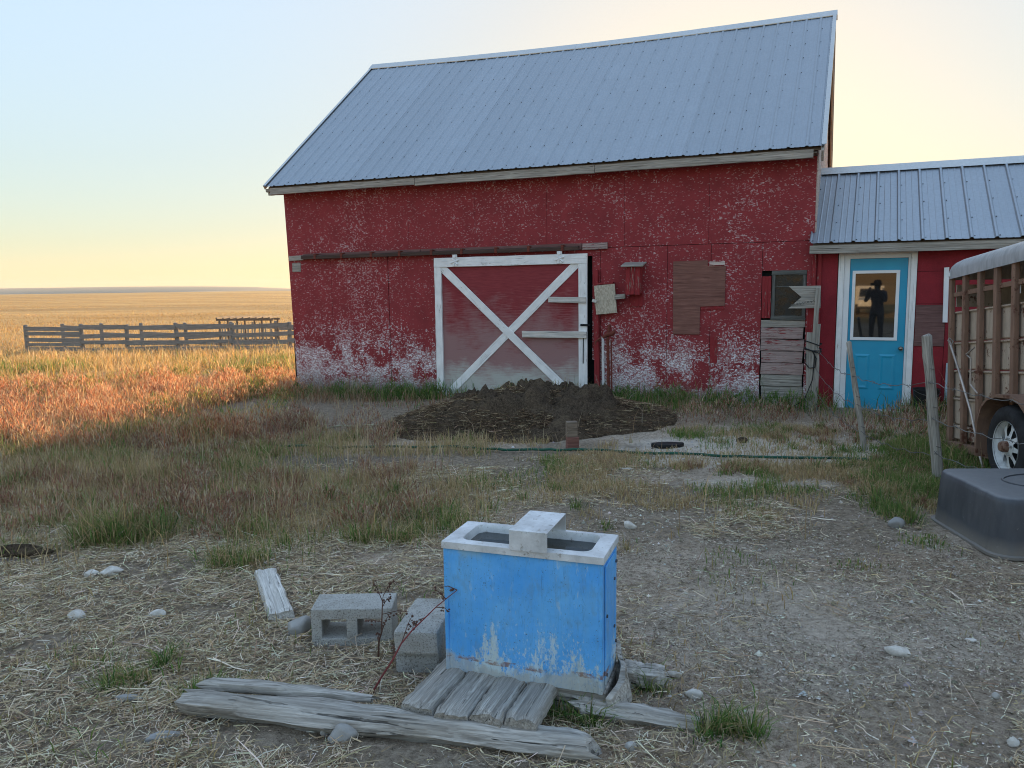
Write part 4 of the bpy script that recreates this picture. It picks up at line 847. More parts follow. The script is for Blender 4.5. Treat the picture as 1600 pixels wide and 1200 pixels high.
# ------------------------------------------------------------------ black tub, upside down
tb = thing('stock_tub', 'black plastic stock tub turned upside down at the right', 'tub', (3.585, 4.83, g1(3.4, 4.8) - .01), (0, 0, R(-3)))
tl, tw, th_ = .665, .43, .365
def ring(sx, sy, r_, z): return [(x, y, z) for x, y in rrect(-sx, sx, -sy, sy, r_, 8)]
rings = [ring(tl + .02, tw + .02, .13, 0.), ring(tl + .02, tw + .02, .13, .016), ring(tl, tw, .125, .020), ring(tl - .002, tw - .002, .125, .05), ring(tl - .008, tw - .008, .12, .10), ring(tl - .012, tw - .012, .12, .20), ring(tl - .018, tw - .018, .115, .32), ring(tl - .024, tw - .024, .11, th_ - .016), ring(tl - .032, tw - .032, .105, th_ - .004), ring(tl - .05, tw - .05, .10, th_), ring(tl - .14, tw - .14, .09, th_ + .002)]
nn_ = len(rings[0]); v = [p for r_ in rings for p in r_]; f = [(l * nn_ + k, l * nn_ + (k + 1) % nn_, (l + 1) * nn_ + (k + 1) % nn_, (l + 1) * nn_ + k) for l in range(len(rings) - 1) for k in range(nn_)]
f.append(tuple((len(rings) - 1) * nn_ + k for k in range(nn_)))
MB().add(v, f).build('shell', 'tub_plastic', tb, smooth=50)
for sx, sy in ((.40, .22), (.24, .12)):
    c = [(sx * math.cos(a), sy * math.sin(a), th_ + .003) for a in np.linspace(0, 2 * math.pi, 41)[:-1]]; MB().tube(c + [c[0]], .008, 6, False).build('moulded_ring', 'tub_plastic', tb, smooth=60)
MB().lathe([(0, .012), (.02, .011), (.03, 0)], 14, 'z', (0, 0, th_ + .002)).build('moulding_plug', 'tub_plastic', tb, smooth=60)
for x in (-tl + .06, -tl + .22):
    MB().lathe([(0, -.008), (.012, -.008), (.012, .004)], 10, 'y', (x + .02, -tw + .045 + (.02 if x < -.5 else 0), th_ - .05)).build('bolt', 'galvanised', tb)

# ------------------------------------------------------------------ hose across the yard
def hose(name, label, pts, rad, mat, cat='hose'):
    P = [Vector((x, y, g1(x, y) + rad + .006)) for x, y in pts]; out = []
    for i in range(len(P) - 1):
        p0 = P[max(0, i - 1)]; p1 = P[i]; p2 = P[i + 1]; p3 = P[min(len(P) - 1, i + 2)]
        for k in range(8):
            t_ = k / 8; q = .5 * ((2 * p1) + (p2 - p0) * t_ + (2 * p0 - 5 * p1 + 4 * p2 - p3) * t_ * t_ + (3 * p1 - p0 - 3 * p2 + p3) * t_ ** 3); q.z = g1(q.x, q.y) + rad + .022; out.append(q)
    out.append(P[-1]); return tag(MB().tube(out, rad, 7).build(name, mat, smooth=60), label, cat)
hose('garden_hose', 'dark green garden hose stretched across the yard before the mound', [(-2.75, 8.55), (-2.2, 8.35), (-1.4, 8.25), (-.5, 8.02), (.3, 7.75), (.9, 7.62), (1.5, 7.42), (2.2, 7.22), (2.9, 7.03), (3.3, 6.98)], .014, 'hose_green')
hose('hose_loop', 'pale looping length of old hose in the weeds left of the mound', [(-2.35, 9.5), (-2.5, 9.75), (-2.25, 9.95), (-1.9, 9.9), (-1.3, 9.8)], .013, 'hose_pale')

# ------------------------------------------------------------------ sign post with notched board
sg = thing('notched_sign', 'grey notched board on a weathered post by the barn corner', 'sign', (BX, BY, 0), (0, 0, R(-23)))
MB().prism([(-.295, 1.63), (.105, 1.632), (.11, 1.34), (-.29, 1.335), (-.13, 1.485)], -.375, -.352).build('board', 'grey_wood', sg, bevel=.003)
crv = MB()
for k in range(9):
    x = -.26 + k * .034; zc = 1.372 + .006 * k
    crv.tube([(x, -.3765, zc), (x + .008, -.3775, zc + .022), (x + .018, -.3775, zc + .018), (x + .022, -.3765, zc - .004)], .0035, 5)
crv.build('carving', 'window_wood', sg)
def post(name, parent, p0, p1, r0, r1, mat, n=10, seed=0):
    rr = random.Random(seed); p0 = Vector(p0); p1 = Vector(p1); pts = [lerp(p0, p1, k / 8) + Vector((rr.uniform(-1, 1), rr.uniform(-1, 1), 0)) * .004 for k in range(9)]
    X = (p1 - p0).normalized(); L = (p1 - p0).length; Y = X.orthogonal().normalized(); Z = X.cross(Y); b = MB(); b.tube([(L * k / 8, rr.uniform(-.004, .004), rr.uniform(-.004, .004)) for k in range(9)] + [(L + .012, 0, 0)], [r0 + (r1 - r0) * k / 8 + rr.uniform(-.002, .002) for k in range(9)] + [r1 * .6], n)
    o = b.build(name, mat, parent, smooth=50); o.matrix_local = Matrix(((X.x, Y.x, Z.x, p0.x), (X.y, Y.y, Z.y, p0.y), (X.z, Y.z, Z.z, p0.z), (0, 0, 0, 1))); return o
board('post', sg, (.03, -.34, .2), (.075, -.378, 1.60), .06, .045, (0, -1, 0), 'grey_wood', jit=.006, segs=8)
board('post', sg, (.02, -.30, -.3), (-.005, -.30, 1.02), .095, .08, (0, -1, 0), 'grey_wood', jit=.006, segs=8)
board('post', sg, (.09, -.325, -.3), (.085, -.325, 1.13), .06, .06, (0, -1, 0), 'grey_wood', jit=.006, segs=8)
wr = MB()
for z, s in ((.86, .02), (.79, -.01), (.76, .015)):
    wr.tube([(-.06, -.40, z + .03 + s), (.03, -.405, z + s), (.115, -.41, z - .01), (.14, -.36, z + .01), (.1, -.28, z + .02), (0, -.27, z + .03), (-.06, -.3, z + .03), (-.06, -.40, z + .03 + s)], .008, 6)
wr.tube([(-.05, -.40, .74), (-.06, -.41, .62), (.0, -.41, .55), (.07, -.41, .56), (.08, -.41, .68), (.03, -.41, .78)], .008, 6)
wr.tube([(.06, -.41, .74), (.045, -.42, .4), (-.05, -.42, .12), (-.25, -.4, -.02)], .007, 6)
wr.build('wrapped_cable', 'cable_black', sg)
red_b = board('red_board', sg, (.01, -.265, .9), (.01, -.265, 1.36), .12, .02, (0, -1, 0), 'red_wood')

# ------------------------------------------------------------------ wire fence posts
def stake(label, p0, p1, r0, r1, seed):
    t_ = thing('fence_post', label, 'fence post', p0, group='wooden posts of the wire fence'); post('shaft', t_, (0, 0, -.02), Vector(p1) - Vector(p0), r0, r1, 'grey_wood', seed=seed)
    s_ = MB(); d = (Vector(p1) - Vector(p0)).normalized()
    for k in (.25, .52, .78):
        q = Vector(p1) * k + Vector(p0) * (1 - k) - Vector(p0); s_.tube([q + Vector((-.02, -r0 * 1.0, .006)), q + Vector((0, -r0 * 1.12, 0)), q + Vector((.02, -r0 * 1.0, -.006))], .003, 5)
    tag(s_.build('staples', 'wire', t_), kind='stuff'); return t_
P1a, P1b = (3.50, 7.47, g1(3.5, 7.47) - .02), (3.305, 7.52, 1.08); P2a, P2b = (3.575, 6.30, g1(3.57, 6.3) - .02), (3.435, 6.35, 1.215)
stake('thin leaning wooden stake in front of the teal door', P1a, P1b, .029, .024, 1)
stake('thicker upright round wooden post before the trailer', P2a, P2b, .043, .037, 2)
P3a, P3b = (3.80, 5.32, g1(3.8, 5.32)), (3.82, 5.34, 1.2)
stake('wooden post beyond the right edge carrying the wire', P3a, P3b, .045, .04, 3)
def bpt(x, y, z):
    a = R(-23); return Vector((BX + x * math.cos(a) - y * math.sin(a), BY + x * math.sin(a) + y * math.cos(a), z))
for i, (k, nm) in enumerate(((.82, 'topmost sagging strand of rusty wire between the fence posts'), (.52, 'middle sagging strand of rusty wire between the fence posts'), (.24, 'lowest sagging strand of rusty wire between the fence posts'))):
    a = bpt(.09, -.40, k * 1.0 + .02); b = lerp(Vector(P1a), Vector(P1b), k * .86); c = lerp(Vector(P2a), Vector(P2b), k * .84); d = lerp(Vector(P3a), Vector(P3b), k * .8); pts = []
    for p, q, sag in ((a, b, .07), (b, c, .05), (c, d, .03)):
        off = Vector((-.03, -.045, 0))
        for s in range(13):
            u = s / 13; w_ = lerp(p, q, u) + off; w_.z -= sag * 4 * u * (1 - u) - .012 * math.sin(s * 2.3 + i); w_.x += .008 * math.sin(s * 1.7); pts.append(w_)
    wire = MB().tube(pts, .0032, 5)
    for s in range(2, len(pts) - 1, 3):
        p = pts[s]; 
        for d_ in (Vector((.014, .004, .014)), Vector((-.010, .006, .016))): wire.tube([p - d_, p + d_], .0018, 4)
    tag(wire.build('barbed_wire', 'wire', smooth=60), nm, 'wire', 'strands of the wire fence')

# ------------------------------------------------------------------ livestock trailer
TR = thing('livestock_trailer', 'rusty tan and brown livestock trailer parked beside the shed', 'trailer', (4.385, 7.60, .075), (0, R(-5.5), R(-98.3)))
TLn, TWd, TH = 4.0, 1.75, 1.64
for z0, z1 in ((.02, .165), (.17, .435), (.44, .71), (.715, .985), (.99, 1.29)):
    MB().add([(0, .055, z0), (0, .04, z0 + .012), (0, .04, z1 - .03), (0, .022, z1 - .018), (0, .022, z1 - .006), (0, .055, z1)] + [(TLn, .055, z0), (TLn, .04, z0 + .012), (TLn, .04, z1 - .03), (TLn, .022, z1 - .018), (TLn, .022, z1 - .006), (TLn, .055, z1)], [(k, k + 1, k + 7, k + 6) for k in range(5)] + [(5, 0, 6, 11), (0, 1, 2, 3, 4, 5), (11, 10, 9, 8, 7, 6)]).build('side_sheet', 'trailer_tan', TR)
    MB().box((0.02, TWd - .05, z0), (TLn, TWd - .03, z1)).build('side_sheet', 'trailer_tan', TR)
xs_ = [.03] + [.03 + .315 * k for k in range(1, 13)]
for i, x in enumerate(xs_):
    w_ = .03
    MB().box((x - w_, -.022 + .004 * (i == 0), -.02), (x + w_, .021, TH)).build('side_post', 'trailer_brown', TR, bevel=.006)
    MB().box((x - w_, TWd - .028, -.02), (x + w_, TWd + .02, TH)).build('side_post', 'trailer_brown', TR, bevel=.006)
MB().box((0, .004, 1.43), (TLn, .035, 1.475)).build('upper_rail', 'trailer_brown', TR, bevel=.005)
MB().box((0, TWd - .028, 1.43), (TLn, TWd - .01, 1.475)).build('upper_rail', 'trailer_brown', TR, bevel=.005)
MB().box((-.02, -.035, -.075), (TLn, .06, .0)).build('bottom_rail', 'trailer_brown', TR, bevel=.006)
MB().box((-.02, TWd - .06, -.075), (TLn, TWd + .03, .0)).build('bottom_rail', 'trailer_brown', TR, bevel=.006)
MB().box((0.0, .06, -.06), (TLn, TWd - .06, -.01)).build('floor', 'trailer_brown', TR)
MB().box((-.03, .0, -.075), (.04, TWd, .02)).build('rear_sill', 'trailer_brown', TR, bevel=.006)
for k in range(5): MB().box((-.025, .06, .1 + .31 * k), (.005, TWd - .06, .34 + .31 * k - .02 * (k == 4))).build('rear_gate_sheet', 'trailer_tan', TR)
MB().box((TLn - .03, .05, 0), (TLn, TWd - .05, TH)).build('front_sheet', 'trailer_tan', TR)
# rounded roof cap
def rr_ring(inset, z, rad): return [(x, y, z) for x, y in rrect(-.03 + inset, TLn + .03 - inset, -.035 + inset, TWd + .035 - inset, rad, 7)]
prof = [(0, TH - .03, .10), (0, TH + .05, .10), (.012, TH + .09, .11), (.04, TH + .125, .12), (.085, TH + .152, .13), (.15, TH + .17, .14), (.35, TH + .185, .16)]
rg = [rr_ring(*p) for p in prof]; n = len(rg[0]); v = [p for q in rg for p in q]; f = [(l * n + k, l * n + (k + 1) % n, (l + 1) * n + (k + 1) % n, (l + 1) * n + k) for l in range(len(rg) - 1) for k in range(n)] + [tuple((len(rg) - 1) * n + k for k in range(n))]
MB().add(v, f).build('roof', 'trailer_grey', TR, smooth=50)
MB().box((.03, -.041, TH - .005), (.075, -.034, TH + .035)).build('clearance_lamp', 'sticker', TR, bevel=.004)
MB().box((1.225, .02, 1.36), (1.32, .028, 1.435)).build('notice', 'sticker', TR)
# wheel on one axle; hub height lowered so that it meets the ground in the tilted frame
wx, wz = 1.53, .10
whl = part('wheel', TR); whl.location = (wx, -.06, wz); whl.rotation_euler = (0, R(12), 0)
MB().lathe([(.205, .10), (.235, .115), (.29, .118), (.325, .10), (.338, .06), (.340, .0), (.338, -.06), (.325, -.10), (.29, -.118), (.235, -.115), (.205, -.10)], 40, 'y').build('tyre', 'tyre_rubber', whl, smooth=50)
tread = MB()
for k in range(48):
    a = 2 * math.pi * k / 48; 
    for y in (-.07, -.025, .02, .065): tread.add([(.343 * math.cos(a + d), y + e, .343 * math.sin(a + d)) for d, e in ((0, 0), (.055, 0), (.055, .035), (0, .035))], [(0, 1, 2, 3)])
tag(tread.build('tread', 'tyre_rubber', whl), kind='stuff')
MB().lathe([(.21, -.11), (.205, -.09), (.195, -.075), (.188, -.05), (.19, .0), (.19, .08)], 36, 'y').build('rim', 'rim_white', whl, smooth=40)
dsk = MB(); ns_ = 8
for k in range(ns_):   # eight-spoke pressed disc
    a = 2 * math.pi * k / ns_; hw = .13
    pts = [(.07, a - .36), (.13, a - hw), (.192, a - .20), (.192, a + .20), (.13, a + hw), (.07, a + .36)]
    dsk.add([(r_ * math.cos(q), -.07 + (.012 if r_ > .18 else (-.015 if r_ < .1 else 0)), r_ * math.sin(q)) for r_, q in pts], [tuple(range(6))])
dsk.lathe([(.085, -.085), (.055, -.092), (.045, -.095), (.045, -.06)], 24, 'y'); dsk.build('disc', 'rim_white', whl, smooth=30)
MB().lathe([(.19, -.03), (0, -.03)], 24, 'y').build('drum', 'black', whl)
hb = MB().lathe([(.045, -.09), (.043, -.135), (.035, -.148), (0, -.15)], 20, 'y')
hb.build('hub_cap', 'trailer_brown', whl, smooth=40)
for k in range(5):
    a = k * 2 * math.pi / 5 + .3; MB().lathe([(.011, -.085), (.011, -.105), (0, -.107)], 6, 'y', (.066 * math.cos(a), 0, .066 * math.sin(a))).build('lug_nut', 'galvanised', whl)
MB().tube([(wx, 0, wz), (wx, TWd, wz)], .03, 8).build('axle', 'black', TR)
far_w = part('wheel', TR); far_w.location = (wx, TWd + .06, wz)
MB().lathe([(.205, .10), (.29, .118), (.338, .06), (.338, -.06), (.29, -.118), (.205, -.10)], 28, 'y').build('tyre', 'tyre_rubber', far_w, smooth=50); MB().lathe([(.205, .1), (.19, .05), (0, .05)], 24, 'y').build('rim', 'rim_white', far_w)
# fender arch
fv = []; ff = []; arc = [(-.46, -.12), (-.455, .05), (-.43, .20), (-.37, .32), (-.27, .39), (-.12, .425), (.12, .425), (.27, .39), (.37, .32), (.43, .20), (.455, .05), (.46, -.12)]
for x, z in arc: fv += [(wx + x, .03, wz + z), (wx + x, -.20, wz + z - .005), (wx + x * .975, -.20, wz + z - .03 + (0 if z > .3 else .02)), (wx + x * .965, .03, wz + z - .03)]
for i in range(len(arc) - 1):
    for k in range(4): ff.append((i * 4 + k, i * 4 + (k + 1) % 4, i * 4 + 4 + (k + 1) % 4, i * 4 + 4 + k))
MB().add(fv, ff).build('fender', 'trailer_brown', TR, smooth=50)
MB().prism([(wx + x * .99, wz + z * .99) for x, z in arc], -.006, .021).build('wheel_well', 'black', TR)
MB().tube([(TLn, .3, -.03), (TLn + 1.1, TWd / 2, -.03), (TLn, TWd - .3, -.03)], .045, 8).build('tongue', 'trailer_brown', TR)
MB().tube([(TLn + 1.0, TWd / 2, .25), (TLn + 1.0, TWd / 2, -.82)], .04, 8).build('jack_stand', 'trailer_brown', TR)
MB().tube([(.55, -.03, .82), (.50, -.05, .86), (.62, -.03, .92)], .008, 6).tube([(.55, -.03, .82), (.552, -.03, .58), (.70, -.03, .50)], .008, 6).build('gate_hook', 'rod_metal', TR)
rod = MB().tube([(4.295, 7.52, 1.08), (4.27, 7.30, .83), (4.235, 7.0, .46), (4.20, 6.78, .12), (4.19, 6.70, .0)], .011, 8).build('iron_rod', 'rod_metal', smooth=50); tag(rod, 'thin pale iron rod leaning against the trailer side', 'rod')
tag(MB().tube([(4.30, 7.53, 1.11), (4.27, 7.50, 1.09), (4.29, 7.48, 1.04), (4.32, 7.5, 1.08), (4.30, 7.53, 1.11)], .006, 5).build('tie_wire', 'rod_metal'), 'twist of wire tying the rod to the trailer corner', 'wire')
# black bucket in the weeds by the shed
def sh(x, y):
    a = R(-25); return BX + x * math.cos(a) - y * math.sin(a), BY + x * math.sin(a) + y * math.cos(a)
bx_, by_ = sh(1.40, -.30)
bk = thing('bucket', 'black bucket half hidden in weeds right of the teal door', 'bucket', (bx_, by_, g1(bx_, by_)))
MB().lathe([(0, .0), (.12, 0), (.15, .32), (.16, .325), (.158, .335), (.14, .33), (.112, .02), (0, .02)], 24).build('pail', 'cable_black', bk, smooth=50)
MB().tube([(.155 * math.cos(a), -.04, .33 - .12 * math.sin(a)) if 0 else (.155 * math.cos(a), -.16 * math.sin(a), .32 - .06 * math.sin(a)) for a in np.linspace(0, math.pi, 13)], .004, 5).build('handle', 'wire', bk)

# ------------------------------------------------------------------ plank corral far left
def gzp(x, y): return g1(x, y)
fp = [(-22.05, 35.0), (-19.6, 35.1), (-17.55, 35.1), (-15.25, 35.1), (-12.7, 35.1), (-10.15, 35.1), (-7.6, 35.1)]
fence = thing('corral_fence', 'grey plank corral fence across the pasture, nearer row', 'fence', (0, 0, 0))
rr = random.Random(3)
for i, (x, y) in enumerate(fp):
    post('post', fence, (x, y, gzp(x, y) - .2), (x + rr.uniform(-.05, .05), y, gzp(x, y) + 1.27 + rr.uniform(-.03, .05)), .11, .10, 'fence_wood', 8, i)
hts = [[1.12, .87, .62, .40, .17]] * 1 + [[1.12, .74, .42, .12]] * 6
for i in range(len(fp) - 1):
    (x0, y0), (x1, y1) = fp[i], fp[i + 1]
    for h in hts[i]:
        board('rail', fence, (x0, y0 - .1, gzp(x0, y0) + h + rr.uniform(-.05, .05)), (x1, y1 - .1, gzp(x1, y1) + h + rr.uniform(-.06, .06)), rr.uniform(.15, .19) if i == 0 else rr.uniform(.17, .21), .045, (0, -1, 0), 'fence_wood', jit=.008, segs=3)
fp2 = [(-23.3, 40.0), (-21.3, 40.0), (-19.2, 40.0), (-16.9, 40), (-14.6, 40), (-12.2, 40), (-9.8, 40)]
fence2 = thing('corral_fence', 'farther row of the plank corral seen through the nearer rails', 'fence', (0, 0, 0))
for i, (x, y) in enumerate(fp2): post('post', fence2, (x, y, gzp(x, y) - .2), (x + rr.uniform(-.05, .05), y, gzp(x, y) + 1.22), .11, .10, 'fence_wood', 8, 40 + i)
for i in range(len(fp2) - 1):
    (x0, y0), (x1, y1) = fp2[i], fp2[i + 1]
    for h in ((1.02, .62, .25) if i < 3 else (.95, .55, .2)):
        board('rail', fence2, (x0, y0 - .1, gzp(x0, y0) + h + rr.uniform(-.12, .1)), (x1, y1 - .1, gzp(x1, y1) + h + rr.uniform(-.15, .1)), .15, .045, (0, -1, 0), 'fence_wood', jit=.008, segs=3)
# slatted hay feeder inside the corral
fx, fy = -12.95, 38.0; fz = gzp(fx, fy)
fd = thing('hay_feeder', 'dark slatted hay feeder with a pole roof inside the corral', 'feeder', (fx, fy, fz))
for x in (-1.25, -.4, .45, 1.25):
    for y in (-.5, .6): post('post', fd, (x, y, -.1), (x, y, 1.40), .06, .05, 'brown_grey_wood', 7, int(x * 10))
for y in (-.5, .6): board('top_rail', fd, (-1.4, y, 1.38), (1.38, y, 1.36), .1, .06, (0, -1, 0), 'brown_grey_wood')
for x in np.linspace(-1.3, 1.25, 9): board('roof_pole', fd, (x, -.75, 1.43 + rr.uniform(-.02, .03)), (x + rr.uniform(-.1, .1), .8, 1.47), .07, .06, (0, 0, 1), 'brown_grey_wood', segs=2)
for x in np.linspace(-1.15, 1.2, 14): board('slat', fd, (x, -.53, .15), (x + rr.uniform(-.06, .1), -.53, 1.2 + rr.uniform(-.1, .1)), .07, .03, (0, -1, 0), 'tan_wood', segs=2)
board('low_rail', fd, (-1.3, -.49, .35), (1.3, -.49, .35), .12, .04, (0, -1, 0), 'brown_grey_wood')

# ------------------------------------------------------------------ what the door glass mirrors: the photographer and an old truck
pp = thing('person', 'person in dark clothing holding up a phone, mirrored in the door glass', 'person', (.02, -.33, g1(0, -.3)), (0, 0, R(0)))
J = dict(pel=(0, 0, .93), wai=(0, 0, 1.10), che=(0, .0, 1.33), neck=(0, .01, 1.47), hd=(0, .03, 1.58), top=(0, .02, 1.69), shl=(-.19, 0, 1.40), shr=(.19, 0, 1.40), ell=(-.27, .12, 1.17), elr=(.27, .12, 1.17), wrl=(-.10, .26, 1.50), wrr=(.10, .26, 1.50), hl=(-.07, .26, 1.56), hr=(.07, .26, 1.56), hpl=(-.1, 0, .90), hpr=(.1, 0, .90), knl=(-.12, .02, .50), knr=(.12, .02, .50), anl=(-.13, -.02, .10), anr=(.13, -.02, .10), tol=(-.15, .15, .04), tor=(.15, .15, .04))
rad = dict(pel=.15, wai=.14, che=.16, neck=.06, hd=.095, top=.075, shl=.075, shr=.075, ell=.052, elr=.052, wrl=.034, wrr=.034, hl=.035, hr=.035, hpl=.11, hpr=.11, knl=.07, knr=.07, anl=.05, anr=.05, tol=.04, tor=.04)
E_ = 'pel-wai wai-che che-neck neck-hd hd-top che-shl che-shr shl-ell shr-elr ell-wrl elr-wrr wrl-hl wrr-hr pel-hpl pel-hpr hpl-knl hpr-knr knl-anl knr-anr anl-tol anr-tor'.split()
ks = list(J); me = bpy.data.meshes.new('body'); me.from_pydata([J[k] for k in ks], [tuple(ks.index(q) for q in e.split('-')) for e in E_], []); me.materials.append(M['dark_cloth'])
bo = bpy.data.objects.new('body', me); COL.objects.link(bo); bo.parent = pp; bo.modifiers.new('skin', 'SKIN'); bo.modifiers.new('sub', 'SUBSURF').levels = 2; bo.modifiers['sub'].render_levels = 2
for i, k in enumerate(ks): me.skin_vertices[0].data[i].radius = (rad[k], rad[k] * (.8 if k in ('che', 'wai', 'pel') else 1)); me.skin_vertices[0].data[i].use_root = (k == 'pel')
MB().lathe([(0, .125), (.05, .118), (.09, .085), (.106, .03), (.105, -.02), (.125, -.03), (.125, -.038), (.10, -.04)], 18, 'z', (0, .03, 1.63)).build('cap', 'hair', pp, smooth=60)
tag(MB().box((-.075, -.012, -.006), (.075, -.003, .07)).build('phone', 'cable_black', loc=(.02, -.045, 1.60), bevel=.0015), 'black phone held up by the mirrored person', 'phone')
ta = R(-25); tn = (-math.sin(R(25)), -math.cos(R(25)))  # roughly along the glass normal
tx, ty = -20.6, -43.9
trk_ = thing('truck', 'sunlit old pale farm truck, mirrored in the door glass', 'truck', (tx, ty, g1(tx, ty)), (0, 0, R(65)))
def tb_(name, pr, y0, y1, m_, bev=.05): return MB().prism(pr, y0, y1).build(name, m_, trk_, bevel=bev)
tb_('cab', [(-.9, .55), (1.0, .55), (1.0, 1.45), (.75, 1.5), (.45, 2.25), (-.75, 2.25), (-.9, 1.5)], -.95, .95, 'truck_paint')
tb_('hood', [(1.0, .55), (2.2, .60), (2.25, 1.25), (1.0, 1.42)], -.85, .85, 'truck_paint', .08)
tb_('box', [(-4.2, .8), (-1.0, .8), (-1.0, 2.35), (-4.2, 2.35)], -1.1, 1.1, 'truck_paint', .03)
for y in (-.965, .945): tb_('side_window', [(-.6, 1.5), (.55, 1.5), (.35, 2.1), (-.6, 2.1)], y, y + .02, 'truck_glass', .005)
MB().add([(.99, -.8, 1.5), (.99, .8, 1.5), (.56, .72, 2.14), (.56, -.72, 2.14)], [(0, 1, 2, 3)]).build('windscreen', 'truck_glass', trk_, loc=(.03, 0, 0))
for y in (-.86, .86):
    for x in (1.55, -2.9): MB().lathe([(0, -.12), (.25, -.13), (.40, -.12), (.45, -.08), (.45, .08), (.40, .12), (0, .12)], 24, 'y', (x, y, .45)).build('wheel', 'truck_black', trk_, smooth=40)
tb_('bumper', [(2.25, .5), (2.38, .5), (2.38, .72), (2.25, .72)], -.95, .95, 'truck_black', .02)
for y in (-.62, .62): MB().lathe([(0, 0), (.1, 0), (.1, .05)], 14, 'y', (0, 0, 0)).build('headlight', 'sticker', trk_, (2.27, y, .98), (0, 0, R(90)))
# ------------------------------------------------------------------ vegetation: every blade is geometry, coloured one by one
def inside_any(x, y):
    """footprints where nothing grows"""
    m = np.zeros(len(x), bool)
    def rect(cx, cy, ang, x0, x1, y0, y1):
        c, s = math.cos(ang), math.sin(ang); dx, dy = x - cx, y - cy; u, v = dx * c + dy * s, -dx * s + dy * c; return (u > x0) & (u < x1) & (v > y0) & (v < y1)
    m |= rect(BX, BY, R(-23), -8.8, .1, -.03, 7.6); m |= rect(BX, BY, R(-25), -.05, 6.4, -.03, 3.4)
    m |= rect(WX, WY, WA, -.34, .35, -.01, .29); m |= rect(-.775, 3.475, 0, -.2, .2, 0, .19); m |= rect(-.43, 3.16, R(-7), -.11, .11, -.01, .37)
    m |= rect(3.50, 4.83, R(-3), -.68, .68, -.46, .46)
    m |= rect(-.19, 2.83, R(-17), -.26, .26, -.2, .25); m |= rect(-.5, 2.71, R(-12.2), -.85, .85, -.055, .055)
    m |= rect(-1.345, 4.1, R(-66), -.36, .36, -.055, .055)
    return m
def blades(name, x, y, z, h, w, az, lean, cb, ct, mat='blade', droop=.5):
    n = len(x); d = np.stack([np.cos(az), np.sin(az)], -1); sd = np.stack([-np.sin(az), np.cos(az)], -1)
    tw = RNG.uniform(-1.2, 1.2, n); sd = sd * np.cos(tw)[:, None] + d * np.sin(tw)[:, None]
    V = np.zeros((n, 5, 3)); mid = .55; hl = h * np.cos(lean * .7); r1 = h * np.sin(lean) * mid * .8; r2 = h * np.sin(lean) * (1 + droop)
    b = np.stack([x, y], -1); zt = h * np.cos(lean * (1 + droop * .6)); zt = np.maximum(zt, .12 * h)
    V[:, 0, :2] = b - sd * w[:, None] * .5; V[:, 1, :2] = b + sd * w[:, None] * .5; V[:, :2, 2] = z[:, None] - .01
    m = b + d * r1[:, None]; V[:, 2, :2] = m - sd * w[:, None] * .42; V[:, 3, :2] = m + sd * w[:, None] * .42; V[:, 2:4, 2] = (z + hl * mid)[:, None]
    V[:, 4, :2] = b + d * r2[:, None]; V[:, 4, 2] = z + zt
    F = (np.arange(n)[:, None] * 5 + np.array([0, 1, 2, 1, 3, 2, 2, 3, 4])).reshape(-1, 3)
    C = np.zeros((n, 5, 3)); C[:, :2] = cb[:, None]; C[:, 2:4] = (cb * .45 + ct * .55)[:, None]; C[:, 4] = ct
    return np_mesh(name, V.reshape(-1, 3), F, 3, mat, C.reshape(-1, 3))
def straws(name, x, y, z, L, w, az, col, mat='straw'):
    n = len(x); d = np.stack([np.cos(az), np.sin(az)], -1); sd = np.stack([-np.sin(az), np.cos(az)], -1); bend = RNG.normal(0, .22, n)
    V = np.zeros((n, 6, 3)); b = np.stack([x, y], -1); tilt = np.abs(RNG.normal(0, .10, n)); z1 = z + .004 + RNG.random(n) * .016
    for k, (s, hh) in enumerate(((-.5, 0.), (0., 1.), (.5, 0.))):
        c = b + d * (L * s)[:, None] + sd * (bend * L * (1 - abs(s) * 2) * .5)[:, None]
        zz = z1 + L * tilt * (s + .5) + RNG.random(n) * .004
        V[:, 2 * k, :2] = c - sd * w[:, None] * .5; V[:, 2 * k + 1, :2] = c + sd * w[:, None] * .5; rl = RNG.uniform(-.6, .6, n) * w
        V[:, 2 * k, 2] = zz - rl; V[:, 2 * k + 1, 2] = zz + rl
    F = (np.arange(n)[:, None] * 6 + np.array([0, 1, 3, 2, 2, 3, 5, 4])).reshape(-1, 4)
    return np_mesh(name, V.reshape(-1, 3), F, 4, mat, np.repeat(col, 6, 0))
def pick(cols, n, var=.18):
    c = np.array(cols)[RNG.integers(0, len(cols), n)]; return np.clip(c * (1 + RNG.normal(0, var, (n, 1))) * (1 + RNG.normal(0, .05, (n, 3))), .004, 1)
def sample(n, x0, x1, y0, y1, dens):
    """rejection sampling, spread evenly over world area"""
    x = RNG.uniform(x0, x1, n); y = RNG.uniform(y0, y1, n)
    k = RNG.random(n) < np.clip(dens(x, y), 0, 1); k &= ~inside_any(x, y); return x[k], y[k]
def wedge(x, y, mg=1.2): return (np.abs(x) < .68 * y + mg)
DRY = [(.52, .375, .19), (.60, .46, .27), (.43, .30, .16), (.37, .27, .15), (.66, .53, .34)]
OLD = [(.40, .30, .18), (.47, .375, .25), (.30, .21, .13), (.54, .45, .33)]
GRN = [(.14, .25, .060), (.19, .30, .080), (.11, .20, .05), (.26, .30, .10)]
DGR = [(.065, .155, .04), (.10, .20, .055), (.13, .21, .07)]
OLV = [(.33, .275, .12), (.42, .34, .16), (.27, .235, .10)]
REDW = [(.50, .215, .11), (.60, .31, .18), (.42, .16, .085), (.60, .40, .24), (.64, .45, .29)]
MAUV = [(.33, .165, .115), (.40, .225, .15), (.27, .12, .08)]
GOLD = [(.56, .345, .12), (.62, .42, .18), (.48, .28, .095), (.66, .48, .24)]
